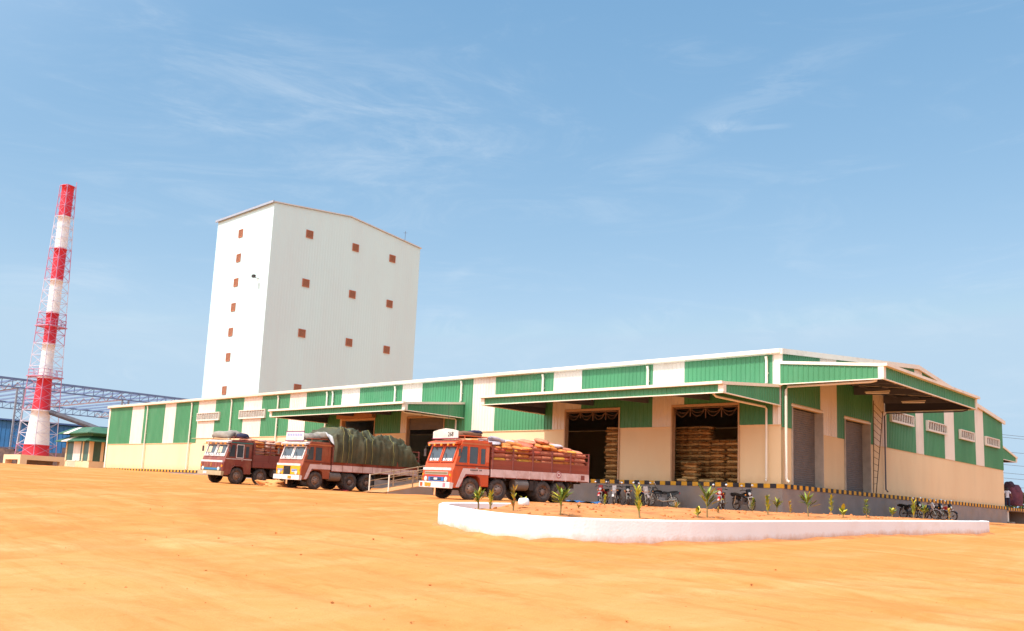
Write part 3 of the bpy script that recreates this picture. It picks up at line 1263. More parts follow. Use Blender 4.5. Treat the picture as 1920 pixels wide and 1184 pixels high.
for i in range(9):
    m = m_rred if i % 2 == 0 else m_rwhite
    za, zb = Zs[i], Zs[i + 1]
    n = max(1, round((zb - za) / 1.6))
    mb = MB()
    for k in range(4):
        mb.beam(leg(k, za), leg(k, zb), .09, .09, m)
        for j in range(n):
            z0 = za + (zb - za) * j / n
            z1 = za + (zb - za) * (j + 1) / n
            mb.beam(leg(k, z0), leg((k + 1) % 4, z1), .036, .036, m)
            mb.beam(leg((k + 1) % 4, z0), leg(k, z1), .036, .036, m)
            mb.beam(leg(k, z1), leg((k + 1) % 4, z1), .055, .055, m)
    mb.build('lattice_section', ch)
for z in (19.9, 12.6):
    mb = MB()
    for k in range(4):
        a, b = leg(k, z) * 1.02, leg((k + 1) % 4, z) * 1.02
        a.z = b.z = z - 1.35
        mb.beam(a, b, .6, .12, m_rred)
        u = Vector((0, 0, 1.0))
        mb.beam(a + u, b + u, .06, .06, m_rred)
        mb.beam(a + u * .5, b + u * .5, .05, .05, m_rred)
        for t in (0, .33, .66):
            q = a.lerp(b, t)
            mb.beam(q, q + u, .06, .06, m_rred)
    mb.build('walkway', ch)
mb = MB()
la = GAMMA + 2.2
c_, s_ = math.cos(la), math.sin(la)
for z0 in np.arange(2, 39, .5):
    r_ = chr_(z0 + 1.35) + .25
    mb.beam((c_ * r_ - s_ * .2, s_ * r_ + c_ * .2, z0), (c_ * r_ + s_ * .2, s_ * r_ - c_ * .2, z0), .04, .04, m_rwhite)
for sg in (1, -1):
    mb.tube([(c_ * (chr_(z + 1.35) + .25) - sg * s_ * .2, s_ * (chr_(z + 1.35) + .25) + sg * c_ * .2, z) for z in np.arange(1, 39.6, 2)], .035, m_rwhite, 5)
mb.build('ladder', ch)
mb = MB()   # rod + beacon
q = leg(0, 41)
mb.tube([q, q + Vector((0, 0, .9))], .05, m_rred, 5)
mb.tube([leg(3, 40.5), leg(3, 40.5) + Vector((.9, -.5, 0))], .05, m_rred, 5)
mb.build('beacon_bracket', ch)

# flue duct sloping from the chimney to the gatehouse side
mb = MB()
mb.tube([(-110.6, 3.4, 7.6), (-106.0, 7.0, 6.0), (-101.5, 10.5, 4.3)], .38, mat('sooty duct', (.07, .07, .09), .6, .2, 2), 10)
for t in ((-106.0, 7.0, 6.0), (-101.5, 10.5, 4.3)):
    mb.tube([(t[0], t[1], t[2] - .3), (t[0], t[1], -.6)], .09, m_steel, 6)
tag(mb.build('flue_duct'), 'dark sloping flue duct running down from the chimney', 'duct')

# cream base block under the chimney
cb = thing('foundation_block', 'cream rendered table-like foundation block under the banded chimney', 'foundation', (CX, CY, -.4), R(0))
mb = MB()
WX_, WY_ = 3.35, 3.1
for (x0, x1, y0, y1) in ((-WX_, -WX_ + .9, -WY_, -WY_ + .9), (WX_ - .9, WX_, -WY_, -WY_ + .9), (WX_ - .9, WX_, WY_ - .9, WY_), (-WX_, -WX_ + .9, WY_ - .9, WY_)):
    mb.box(x0, x1, y0, y1, -.4, 1.098, m_cream)
mb.box(-WX_, WX_, -WY_, WY_, 1.1, 1.76, m_cream)
mb.build('plinth_frame', cb)
mb = MB()
mb.box(-1.9, 1.9, -1.8, 1.8, -.3, 1.097, m_conc)
mb.build('core', cb)

# ================================================================== OPEN STEEL SHED
ZS = 13.5
XA, XB = -128.5, -178.0
sh = thing('steel_shed', 'open blue steel roof frame on paired columns behind the chimney', 'steel frame', (XA, -20, 0))
SO = Vector((XA, -20, 0))


def sl_(x, y, z):
    return Vector((x, y, z)) - SO


Y0s, Y1s = -22.0, 74.0
for xx in (XA, XB):
    mb = MB()
    mb.beam(sl_(xx, Y0s, ZS), sl_(xx, Y1s, ZS), .28, .34, m_blue)
    mb.beam(sl_(xx, Y0s, ZS - 1.3), sl_(xx, Y1s, ZS - 1.3), .18, .2, m_blue)
    y = Y0s
    while y < Y1s:
        mb.beam(sl_(xx, y, ZS - 1.3), sl_(xx, y, ZS), .1, .1, m_blue)
        mb.beam(sl_(xx, y, ZS - 1.3), sl_(xx, y + 1.6, ZS), .08, .08, m_blue)
        y += 1.6
    mb.build('edge_truss', sh)
mb = MB()
y = Y0s
while y <= Y1s:
    mb.beam(sl_(XA, y, ZS - .1), sl_(XB, y, ZS - .1), .16, .3, m_blue)
    y += 2.9
mb.build('purlins', sh)
m_bl2 = mat('rusty blue steel', (.27, .20, .22), .6, .3, 2)
for yc in (5.0, 22.0, 38.0, -13.0, 55.0):
    mb = MB()
    x = XA
    while x > XB:
        mb.beam(sl_(x, yc, ZS - 1.25), sl_(x - 2, yc, ZS - .3), .1, .1, m_bl2)
        mb.beam(sl_(x - 2, yc, ZS - .3), sl_(x - 4, yc, ZS - 1.25), .1, .1, m_bl2)
        x -= 4
    mb.beam(sl_(XA, yc, ZS - 1.25), sl_(XB, yc, ZS - 1.25), .16, .16, m_bl2)
    mb.build('rafter_truss', sh)
    for xc in (XA - .1,):
        mb = MB()
        for dy in (-.55, .55):
            mb.beam(sl_(xc, yc + dy, -1), sl_(xc, yc + dy, ZS - 1.4), .26, .26, mat('grey blue steel', (.26, .30, .36), .5, .2, 2))
        z = 0
        while z < ZS - 2.4:
            mb.beam(sl_(xc, yc - .55, z), sl_(xc, yc + .55, z + 1.0), .07, .07, m_blue)
            mb.beam(sl_(xc, yc + .55, z), sl_(xc, yc - .55, z + 1.0), .07, .07, m_blue)
            z += 1.0
        mb.build('column', sh)

# ================================================================== BLUE SHED far behind
bs_o = rd(-124, 205, 0)
ang = math.atan2(RT.y, RT.x)
bs = thing('blue_shed', 'long deep blue sheet-clad shed far behind the chimney', 'shed', (bs_o.x, bs_o.y, -.5), ang)
mb = MB()
k = 0
x = 0
while x < 54:
    mb.box(x, x + .8, 0, 30, 0, 11.9 - .035 * x, m_blueS)
    mb.box(x + .8, x + 1.0, -.08, 30.08, 0, 11.9 - .035 * x - .1, m_blueS)
    x += 1.0
mb.build('wall', bs)
mb = MB()
mb.prism([(-.7, 12.0), (56, 10.1), (56, 10.45), (-.7, 12.35)], 'y', -.9, 30.5, mat('dark blue roof edge', (.02, .06, .17), .5))
mb.build('roof', bs)
mb = MB()
mb.box(16.2, 18.2, -.3, -.1, .2, 9.5, mat('white shed door', (.62, .62, .64), .6))
mb.build('door', bs)

# low dark boundary wall with stone facing
bw_o = rd(-85, 136, 0)
bw = thing('boundary_wall', 'low dark stone boundary wall running behind the chimney', 'wall', (bw_o.x, bw_o.y, -.4), ang)
mb = MB()
mst = mat('dark stone', (.12, .085, .08), .95, .35, 2.2, .6, 8, dirt=(.22, .15, .11), dscale=.9)
x = -10
while x < 36:
    h = 2.7 + .25 * math.sin(x * 1.3) + .5 * (x > 24)
    mb.box(x, x + 1.19, 0, .5, -.5, h, mst)
    x += 1.2
mb.build('stone_wall', bw)
mb = MB()
mb.box(-10, 23, -.06, .56, 2.96, 3.05, mst)
mb.build('coping', bw)

# ================================================================== GATEHOUSE
gh = thing('gatehouse', 'small cream gatehouse with two stacked green and white awning roofs by the warehouse end', 'gatehouse', (-90.5, 1.4, -.35))
W_, D_ = 7.6, 5.4   # extends to -x and +y
mb = MB()
mb.box(-W_, 0, 0, D_, -.5, 1.05, m_cream)
mb.box(-W_, 0, 0, D_, 1.05, 3.5, mat('green glazed wall', (.05, .12, .09), .3, .2, .8))
gw = mb.build('wall', gh)
mb = MB()
for a in (-W_, -2.35, -.36):
    mb.box(a, a + .36, -.07, -.003, 1.06, 3.5, m_cream)
for a in (0, 1.3, 4.9):
    mb.box(.003, .07, a, a + .36, 1.06, 3.5, m_cream)
mb.build('pillar', gh)
mb = MB()
mb.box(-5.2, -2.9, -.05, -.003, 1.06, 3.5, m_white)
mb.build('door', gh)
mb = MB()
for x in np.arange(-4.6, -2.0, .3):
    mb.box(x, x + .08, -.9, -.84, .1, 1.0, m_trim)
mb.box(-4.7, -2.0, -.92, -.82, 1.0, 1.08, m_trim)
mb.box(-4.7, -2.0, -.92, -.82, .2, .28, m_trim)
mb.build('railing', gh)


m_awn = mat('awning green', (.035, .13, .07), .5, .15, 1.5, dirt=(.10, .17, .10), dscale=1.2, dlo=.5)


def awning(z0, z1, ov):
    mb = MB()
    cx, cy = -W_ / 2, D_ / 2
    A = [(-W_ - ov, -ov), (ov, -ov), (ov, D_ + ov), (-W_ - ov, D_ + ov)]
    ins = ov + .25
    B = [(-W_ - ov + ins * 1.2, -ov + ins * 1.2), (ov - ins * 1.2, -ov + ins * 1.2), (ov - ins * 1.2, D_ + ov - ins * 1.2), (-W_ - ov + ins * 1.2, D_ + ov - ins * 1.2)]
    for e in range(4):
        a0, a1 = Vector(A[e]), Vector(A[(e + 1) % 4])
        b0, b1 = Vector(B[e]), Vector(B[(e + 1) % 4])
        n = 5
        for i in range(n):
            t0, t1 = i / n, (i + 1) / n
            p0, p1, q1, q0 = a0.lerp(a1, t0), a0.lerp(a1, t1), b0.lerp(b1, t1), b0.lerp(b1, t0)
            m = m_white if i in (1,) and e == 0 or (i == 3 and e == 2) else m_awn
            mb.face([(p0.x, p0.y, z0), (p1.x, p1.y, z0), (q1.x, q1.y, z1), (q0.x, q0.y, z1)], m)
            mb.face([(p0.x, p0.y, z0 - .12), (p1.x, p1.y, z0 - .12), (p1.x, p1.y, z0), (p0.x, p0.y, z0)], m)
    mb.face([(b[0], b[1], z1) for b in B], m_awn)
    return mb.build('awning_roof', gh, recalc=False)


awning(3.55, 4.35, 1.1)
awning(4.55, 5.35, .95)
mb = MB()
mb.box(-W_ + .2, -.2, .2, D_ - .2, 3.51, 4.9, m_green)
mb.build('upper_wall', gh)

# ================================================================== right edge: hedge, wires
mh = mat('hedge leaves', (.060, .075, .020), .8, .4, 1.2)
ho = rd(53.5, 88, 0)
hd = thing('hedge', 'low olive green hedge beyond the far end of the rear dock', 'hedge', (ho.x, ho.y, -1.6), ang)
mb = MB()
r_ = random.Random(5)
for i in range(3600):
    x, y = r_.uniform(0, 14), r_.uniform(0, 2.0)
    z = r_.random() ** .7 * (3.1 + .3 * math.sin(x * 1.7) + .25 * math.sin(x * 4.1))
    s = r_.uniform(.14, .30)
    n_ = Vector((r_.gauss(0, 1), r_.gauss(0, 1), r_.gauss(0, 1) + .6)).normalized()
    u = n_.orthogonal().normalized()
    v_ = n_.cross(u)
    c = Vector((x, y, z))
    mb.face([c - u * s, c + v_ * s * .5, c + u * s, c - v_ * s * .5], mh)
mb.build('foliage', hd, recalc=False)
mb = MB()
for x in np.arange(.4, 14, .8):
    mb.tube([(x, 1, -.2), (x + .1, 1.05, 1.0), (x - .1, .95, 2.2)], [.05, .035, .015], mat('hedge stems', (.10, .07, .05), .9), 5)
mb.build('stems', hd)
m_wire = mat('power cable', (.10, .12, .15), .6)
names = ['highest', 'second highest', 'third highest', 'fourth highest', 'fourth lowest', 'third lowest', 'second lowest', 'lowest']
for i, yy in enumerate((802, 807, 835, 860, 876, 886, 902, 914)):
    h = (986 - yy) / 1687 * 190 - 1.54
    mb = MB()
    pts = []
    for j in range(17):
        t = j / 16
        p = rd(88 + 90 * t, 190 + 20 * t)
        pts.append((p.x, p.y, h + 1.6 * (2 * t - 1) ** 2 - 1.2))
    mb.tube(pts, .045, m_wire, 5)
    tag(mb.build('power_cable'), names[i] + ' of the thin dark power cables crossing the sky right of the warehouse', 'power cable', 'power cables right of the warehouse')

# ================================================================== LORRIES
def P_(name, col, **k):
    return mat(name, col, **({'rough': .45, 'var': .12, 'scale': 2.5} | k))


m_orange = P_('orange lorry paint', (.56, .085, .022), dirt=(.45, .10, .04), dscale=1.6, dlo=.5)
m_redbr = P_('red brown lorry paint', (.30, .075, .035), dirt=(.33, .12, .06), dscale=1.6, dlo=.5)
m_maroon = P_('maroon lorry paint', (.22, .055, .042), dirt=(.30, .13, .08), dscale=1.4, dlo=.45)
m_yel = P_('yellow lorry paint', (.80, .36, .012), dirt=(.6, .3, .04), dscale=2, dlo=.55)
m_bedred = P_('brick red timber', (.25, .055, .032), rough=.7, scale=1, stretch=(1, .15, 6), dirt=(.33, .11, .06), dscale=1.2, dlo=.5)
m_bedmar = P_('maroon timber', (.20, .055, .045), rough=.7, scale=1, stretch=(1, .15, 6), dirt=(.28, .11, .08), dscale=1.2, dlo=.5)
m_pinkw = P_('faded pinkish white paint', (.62, .47, .46), dirt=(.45, .27, .23), dscale=2.2, dlo=.45)
m_blueP = P_('blue paint', (.03, .16, .42))
m_tealP = P_('teal paint', (.03, .18, .17))
m_grey = P_('grey canvas', (.30, .27, .23), rough=.9, bump=.4, bscale=12, dirt=(.16, .13, .12), dscale=2, dlo=.45)
m_navy = P_('navy cloth', (.03, .03, .07), rough=.9)
m_brc = P_('brown canvas', (.20, .085, .045), rough=.9, bump=.3, bscale=12, dirt=(.12, .08, .05), dscale=2)
m_plate = P_('orange number plate', (.80, .25, .02))
m_lens = P_('amber lens', (.85, .30, .02), rough=.2)
m_silver = P_('silver trim', (.55, .50, .42), rough=.35, metal=.6)


def wheel(parent, y, sx, rad=.5, wd=.28, dual=False):
    """wheel with its outer face at x = sx*1.2"""
    xo = 1.2 * sx
    w_ = wd * (2.05 if dual else 1)
    c = (xo, y, rad)
    mb = MB()
    s = -sx
    prof = [(rad * .60, .02), (rad * .66, -.0), (rad * .9, .0), (rad * .985, .035), (rad, .08), (rad, w_ - .08), (rad * .985, w_ - .03), (rad * .9, w_), (rad * .6, w_)]
    mb.lathe([(r, s * t) for r, t in prof], c, 'x', m_rubber, 32)
    for k in range(32):   # tread blocks
        a = 2 * math.pi * k / 32
        q = Vector((xo + s * w_ * .5, y + math.cos(a) * (rad - .002), rad + math.sin(a) * (rad - .002)))
        T = Matrix.Translation(q) @ Matrix.Rotation(a, 4, 'X')
        mb.box(-w_ * .44, w_ * .44, -.012, .012, -.028, .028, m_rubber, T)
    tyre = mb.build('wheel', parent, smooth=False)
    for p in tyre.data.polygons:
        p.use_smooth = True
    mb = MB()
    if dual:
        pr = [(rad * .60, .03), (rad * .58, .16), (rad * .30, .18), (rad * .28, .06), (rad * .12, .04), (.001, .04)]
    else:
        pr = [(rad * .60, .02), (rad * .57, .07), (rad * .42, .06), (rad * .30, -.03), (rad * .16, -.055), (.001, -.055)]
    mb.lathe([(r, s * t) for r, t in pr], c, 'x', m_rim, 24)
    for k in range(8):
        a = 2 * math.pi * k / 8
        q = (xo + s * (.1 if dual else .02), y + math.cos(a) * rad * .36, rad + math.sin(a) * rad * .36)
        mb.tube([q, (q[0] - s * .06, q[1], q[2])], .022, m_chassis, 6)
    mb.build('rim', tyre, smooth=True)
    return tyre


def lump(mb, c, size, m, seed=0, nu=18, nv=10, amp=.22, flat=True):
    r0 = Vector(size)
    V, F = [], []
    for i in range(nv + 1):
        t = math.pi * i / nv
        for k in range(nu):
            a = 2 * math.pi * k / nu
            d = Vector((math.sin(t) * math.cos(a), math.sin(t) * math.sin(a), math.cos(t)))
            d = Vector([math.copysign(abs(q) ** .75, q) for q in d])
            q = 1 + amp * noise.noise(d * 1.8 + Vector((seed, 0, 0))) + amp * .5 * noise.noise(d * 4.5 + Vector((seed, 3, 0)))
            p = Vector((d.x * r0.x, d.y * r0.y, d.z * r0.z)) * q
            if flat:
                p.z = max(p.z, -r0.z * .55)
            V.append(p + Vector(c))
    for i in range(nv):
        for k in range(nu):
            F.append((i * nu + k, i * nu + (k + 1) % nu, (i + 1) * nu + (k + 1) % nu, (i + 1) * nu + k))
    mb.mesh(V, F, m)


def text_mesh(txt, size, m, depth=.012):
    cu = bpy.data.curves.new('lettering', 'FONT')
    cu.body = txt
    cu.size = size
    cu.extrude = depth / 2
    cu.resolution_u = 2
    ob = bpy.data.objects.new('tmp', cu)
    COL.objects.link(ob)
    dg = bpy.context.evaluated_depsgraph_get()
    me = bpy.data.meshes.new_from_object(ob.evaluated_get(dg))
    bpy.data.objects.remove(ob)
    me.materials.clear()
    me.materials.append(m)
    return me


def ground_matrix(wx, wy, rz, off=1.1):
    """frame on the sloping yard: origin near wheel line, y toward the rear"""
    h = 2.5
    zx = (gz(wx + h, wy) - gz(wx - h, wy)) / (2 * h)
    zy = (gz(wx, wy + h) - gz(wx, wy - h)) / (2 * h)
    n = Vector((-zx, -zy, 1)).normalized()
    yv = Vector((-math.sin(rz), math.cos(rz), 0))
    yv = (yv - n * yv.dot(n)).normalized()
    xv = yv.cross(n)
    M_ = Matrix((xv, yv, n)).transposed().to_4x4()
    return M_


def make_truck(label, near_wheel, rz, L, wheels, cabm, lowm, stripem, frame_m, bedm, style, scl=.965):
    """near_wheel: ground point under the visible front wheel (local x=1.2, y=1.08)"""
    t = thing('lorry', label, 'lorry', (0, 0, 0), 0, 'lorries parked at the loading dock')
    Mx = ground_matrix(near_wheel[0], near_wheel[1] + 2, rz)
    g = Vector((near_wheel[0], near_wheel[1], gz(near_wheel[0], near_wheel[1]) + .02))
    Mx = Mx @ Matrix.Scale(scl, 4)
    Mx.translation = g - Mx.to_3x3() @ Vector((1.1, 1.08, 0))
    t.matrix_world = Mx
    WB = 2.1      # rear of cab
    # chassis -----------------------------------------------------------
    mb = MB()
    for x in (-.42, .42):
        mb.box(x - .05, x + .05, .3, L - .3, .72, .98, m_chassis)
    for y in wheels:
        mb.tube([(-1.0, y, .5), (1.0, y, .5)], .09, m_chassis, 8)
        for x in (-.45, .45):
            mb.box(x - .05, x + .05, y - .5, y + .5, .55, .68, m_chassis)
    for y in np.arange(1, L - .5, 1.1):
        mb.box(-.42, .42, y, y + .08, .75, .93, m_chassis)
    mb.box(-.4, .4, .4, 1.9, .5, 1.1, m_chassis)
    mb.build('chassis', t)
    # cab ---------------------------------------------------------------
    side = [(.06, .52), (.42, .52), (.58, .78), (.68, 1.08), (.84, 1.16), (1.36, 1.16), (1.52, 1.06), (1.62, .62), (WB, .62), (WB, 2.62), (WB - .06, 2.70),
            (.62, 2.74), (.50, 2.66), (.46, 2.52), (.14, 1.62), (.09, 1.42), (.02, 1.30), (.0, 1.2), (.0, .80)]
    mb = MB()
    mb.prism(side, 'x', -1.2, 1.2, cabm)
    cab = mb.build('cab', t)
    import bmesh
    bm = bmesh.new()
    bm.from_mesh(cab.data)
    bmesh.ops.bevel(bm, geom=[e for e in bm.edges if e.calc_face_angle(0) > .5], offset=.035, segments=2, affect='EDGES', profile=.6)
    bm.to_mesh(cab.data)
    bm.free()
    # windscreen: two panes on the raked plane
    def ws(y0):  # height -> y on rake
        return .14 + (y0 - 1.62) / (2.52 - 1.62) * .32
    for x0, x1 in ((-1.03, -.06), (.06, 1.03)):
        mb = MB()
        a, b_ = 1.70, 2.43
        mb.mesh([(x0, ws(a) - .02, a), (x1, ws(a) - .02, a), (x1 - .02, ws(b_) - .02, b_), (x0 + .02, ws(b_) - .02, b_)], [(0, 1, 2, 3)], m_glass)
        pane = mb.build('windscreen', t, recalc=False)
        mb = MB()
        for p, q in (((x0 - .03, a), (x1 + .03, a)), ((x1 + .0, a), (x1, b_)), ((x1 + .03, b_), (x0 - .03, b_)), ((x0, b_), (x0, a))):
            mb.beam((p[0], ws(p[1]) - .03, p[1]), (q[0], ws(q[1]) - .03, q[1]), .07, .05, frame_m)
        mb.build('window_frame', pane)
        mb = MB()   # painted strip and stickers low on the glass, sun strip on top
        for i in range(4):
            u = x0 + .12 + i * (x1 - x0 - .22) / 4
            mb.mesh([(u, ws(1.74) - .026, 1.74), (u + .14, ws(1.74) - .026, 1.74), (u + .14, ws(1.86) - .026, 1.86), (u, ws(1.86) - .026, 1.86)], [(0, 1, 2, 3)], m_wpaint)
        if style == 'pale':
            mb.mesh([(x0 + .1, ws(1.9) - .025, 1.9), (x0 + .5, ws(1.9) - .025, 1.9), (x0 + .45, ws(2.3) - .025, 2.3), (x0 + .12, ws(2.3) - .025, 2.3)], [(0, 1, 2, 3)], P_('pale curtain', (.7, .55, .35)))
        mb.build('sticker', pane, recalc=False)
        mb = MB()   # wiper
        mb.tube([((x0 + x1) / 2, ws(1.66) - .05, 1.66), ((x0 + x1) / 2 - .3, ws(2.1) - .05, 2.1)], .012, m_chassis, 5)
        mb.build('wiper', t)
    # visor over the windscreen
    mb = MB()
    mb.prism([(.20, 2.50), (.48, 2.56), (.52, 2.70), (.18, 2.60)], 'x', -1.18, 1.18, frame_m if style != 'orange' else m_orange)
    mb.prism([(.172, 2.53), (.196, 2.52), (.19, 2.58), (.166, 2.585)], 'x', -1.1, 1.1, m_silver)
    for x in (-1.0, -.55, .0, .55, 1.0):
        mb.tube([(x, .2, 2.48), (x, .14, 2.48)], .05, m_lens, 10)
    mb.build('visor', t)
    # front face
    mb = MB()
    mb.box(-1.12, 1.12, -.035, .03, 1.30, 1.42, m_wpaint)
    mb.box(-1.14, 1.14, -.03, .01, .80, 1.295, lowm)
    if style == 'orange':
        mb.box(-.95, .95, -.05, -.031, 1.09, 1.24, m_silver)
        mb.box(-.9, .9, -.056, -.0505, 1.13, 1.20, P_('olive slot', (.20, .15, .07)))
        mb.box(-1.1, 1.1, -.05, -.0305, 1.0, 1.06, P_('red strip', (.6, .05, .03)))
        mb.box(-.62, .62, -.06, -.031, .80, .99, m_blueP)
        mb.box(-.45, .45, -.072, -.061, .84, .89, m_dark)
        mb.box(-.45, .45, -.072, -.061, .92, .96, m_dark)
        mb.box(-.14, .14, -.08, -.073, .86, .95, m_wpaint)
    elif style == 'yellow':
        mb.box(-.42, .22, -.06, -.031, .70, 1.27, m_dark)
        for z in np.arange(.74, 1.26, .085):
            mb.box(-.40, .20, -.075, -.061, z, z + .02, m_chassis)
        for x0 in (-1.02, .34):
            mb.box(x0, x0 + .52, -.05, -.031, 1.0, 1.10, m_blueP)
            mb.box(x0 + .02, x0 + .5, -.056, -.051, 1.04, 1.062, m_wpaint)
            mb.box(x0 + .03, x0 + .42, -.05, -.031, .93, .975, P_('pale blue', (.35, .5, .62)))
    else:
        mb.box(-1.0, 1.0, -.05, -.031, .80, .95, m_tealP)
        mb.box(-.7, .8, -.056, -.051, .84, .91, m_blueP)
        for x in np.arange(-.9, .95, .3):
            mb.box(x, x + .02, -.045, -.031, 1.0, 1.27, m_bedmar)
        mb.box(-.03, .03, -.06, -.031, 1.02, 1.26, P_('gold strip', (.5, .25, .06)))
    mb.build('grille', t)
    for x in (-.82, .82):
        mb = MB()
        mb.lathe([(.12, 0), (.125, -.05), (.1, -.06)], (x, -.03, .885), 'y', m_silver, 16)
        mb.lathe([(.1, -.055), (.07, -.078), (.001, -.085)], (x, -.03, .885), 'y', m_lamp, 16)
        mb.build('headlight', t)
        mb = MB()
        mb.box(x * 1.33 - .05, x * 1.33 + .05, -.05, .02, 1.02, 1.14, m_lens)
        mb.build('indicator', t)
    # bumper
    bm_ = {'orange': m_wpaint, 'yellow': m_wpaint, 'pale': P_('tan bumper', (.42, .33, .20))}[style]
    mb = MB()
    mb.prism([(-.16, .50), (.02, .48), (.08, .74), (-.14, .77)], 'x', -1.24, 1.24, bm_)
    bump = mb.build('bumper', t)
    mb = MB()
    for i, (x, c) in enumerate(((-1.15, m_orange), (-.75, m_plate), (.72, P_('pink paint', (.6, .2, .25))), (.98, m_wpaint))):
        if style == 'orange':
            mb.box(x, x + .2, -.168, -.13, .54, .72, c)
    mb.box(.18 if style == 'yellow' else -.62, .5 if style == 'yellow' else -.25, -.178, -.14, .55, .71, m_plate if style != 'pale' else m_wpaint)
    mb.build('number_plate', bump)
    if style != 'pale':
        mb = MB()   # hanging charm
        mb.box(.05, .17, -.17, -.15, .16 if style == 'orange' else .24, .5, P_('hanging cloth', (.75, .35, .16)))
        mb.build('hanging_cloth', bump)
    # mirrors
    for sx in (1, -1):
        mb = MB()
        mb.tube([(sx * 1.2, .48, 2.45), (sx * 1.42, .25, 2.42), (sx * 1.42, .25, 1.95)], .014, m_chassis, 5)
        mb.box(sx * 1.42 - .09, sx * 1.42 + .09, .215, .245, 1.95, 2.3, m_chassis)
        mb.build('mirror', t)
    # side doors with windows (both sides)
    for sx in (1, -1):
        X = 1.2 * sx
        def bxs(m_, y0, y1, z0, z1, mm, o0=.006, o1=.022):
            xs = sorted((X + sx * o0, X + sx * o1))
            m_.box(xs[0], xs[1], y0, y1, z0, z1, mm)
        mb = MB()
        bxs(mb, .86, 1.48, 1.2, 2.5, cabm, -.01, .012)
        door = mb.build('door', t)
        mb = MB()
        bxs(mb, .93, 1.40, 1.66, 2.42, m_glass, .013, .02)
        mb.build('door_window', door)
        mb = MB()
        for (y0, y1, z0, z1) in ((.89, 1.44, 1.60, 1.655), (.89, 1.44, 2.425, 2.47), (.89, .925, 1.656, 2.424), (1.405, 1.44, 1.656, 2.424)):
            bxs(mb, y0, y1, z0, z1, frame_m if style == 'pale' else cabm, .013, .045)
        mb.build('door_frame', door)
        mb = MB()
        bxs(mb, 1.30, 1.42, 1.44, 1.48, m_silver, .02, .05)
        mb.build('handle', door)
        mb = MB()   # quarter glass following the rake
        xs = X + sx * .012
        mb.face([(xs, .34, 1.68), (xs, .80, 1.68), (xs, .80, 2.42), (xs, .56, 2.42)], m_glass)
        mb.build('quarter_glass', t, recalc=False)
        mb = MB()
        bxs(mb, 1.60, 1.84, 1.66, 2.36, m_glass if style != 'yellow' else cabm, .004, .014)
        mb.build('rear_window', t)
        mb = MB()   # trims: belt, roof drip, red cord panel
        bxs(mb, .16, WB, 1.52, 1.565, frame_m if style == 'pale' else P_('dark belt', (.16, .03, .02)))
        bxs(mb, .5, WB + .02, 2.53, 2.60, P_('roof drip', (.50, .16, .06)) if style != 'pale' else m_tealP)
        bxs(mb, 1.88, 2.06, 1.75, 2.45, P_('lattice panel', (.62, .16, .08)) if style == 'orange' else cabm)
        mb.build('side_trim', t)
        if style != 'pale':
            mb = MB()   # pale stripe: along the cab and slanting to the bumper
            bxs(mb, .88, WB, 1.17, 1.43, stripem, .0125, .03)
            p = [(.60, 1.43), (.879, 1.43), (.879, 1.17), (.74, 1.17), (.40, .56), (.12, .56), (.12, .66)]
            xs = sorted((X + sx * .0125, X + sx * .03))
            mb.prism(p[:5] + [(.22, .56)], 'x', xs[0], xs[1], stripem)
            mb.build('stripe', t)
            if style == 'orange':
                mb = MB()
                for i in range(9):
                    if i != 6:
                        bxs(mb, 1.0 + i * .075, 1.05 + i * .075, 1.33, 1.39, m_chassis, .0305, .034)
                mb.build('lettering', t)
        mb = MB()   # mudguard lip
        pts = [(X, y, z) for y, z in ((.50, .60), (.62, .98), (.84, 1.13), (1.36, 1.13), (1.54, 1.0), (1.62, .62))]
        mb.tube(pts, .035, cabm if style != 'orange' else P_('dark red lip', (.25, .03, .02)), 6)
        mb.build('mudguard', t)
    mb = MB()
    mb.box(-1.12, 1.12, 1.2, WB - .04, 2.702, 2.76, cabm)
    for x in (-1.1, 1.1):
        mb.tube([(x, .7, 2.78), (x, .7, 2.92), (x, WB - .1, 2.92), (x, WB - .1, 2.74)], .025, cabm, 6)
    for y in (.7, 1.4, WB - .1):
        mb.tube([(-1.1, y, 2.92), (1.1, y, 2.92)], .02, cabm, 6)
    mb.build('roof_rack', t)
    # cargo body ---------------------------------------------------------
    y0, y1 = WB + .10, L
    zf = 1.16
    mb = MB()
    mb.box(-1.2, 1.2, y0, y1, zf - .1, zf, bedm)
    for y in np.arange(y0 + .3, y1, .6):
        mb.box(-1.15, 1.15, y, y + .08, zf - .2, zf - .101, m_chassis)
    mb.build('cargo_floor', t)
    for sx in (1, -1):
        xs = sorted((1.19 * sx, 1.24 * sx))
        mb = MB()
        mb.box(xs[0], xs[1], y0, y1, zf + .30, 1.90, bedm)
        sb = mb.build('side_board', t)
        mb = MB()
        n = max(3, int((y1 - y0) / .72))
        for i in range(n):
            a, b_ = y0 + (y1 - y0) * i / n, y0 + (y1 - y0) * (i + 1) / n
            xo = sorted((1.19 * sx, 1.255 * sx))
            mb.box(xo[0], xo[1], a, b_ - .02, zf - .06, zf + .296, stripem if style != 'pale' else bedm)
            xo = sorted((1.19 * sx, 1.265 * sx))
            mb.box(xo[0], xo[1], b_ - .019, b_ - .001, zf - .10, zf + .298, stripem if style == 'orange' else bedm)
        mb.build('stripe', sb)
        if style == 'orange':
            mb = MB()
            yc = y1 - 2.05
            q = 1.256 * sx
            mb.lathe([(.0, sx * .012), (.17, sx * .012), (.17, 0)], (q, yc, 1.36), 'x', m_wpaint, 24)
            mb.lathe([(.16, sx * .013), (.16, sx * .02), (.12, sx * .02), (.12, sx * .013)], (q, yc, 1.36), 'x', P_('emblem red', (.35, .06, .08)), 24)
            mb.lathe([(.06, sx * .013), (.06, sx * .02), (.0, sx * .02)], (q, yc, 1.36), 'x', P_('emblem red', (.35, .06, .08)), 12)
            mb.build('round_emblem', sb)
            mb = MB()
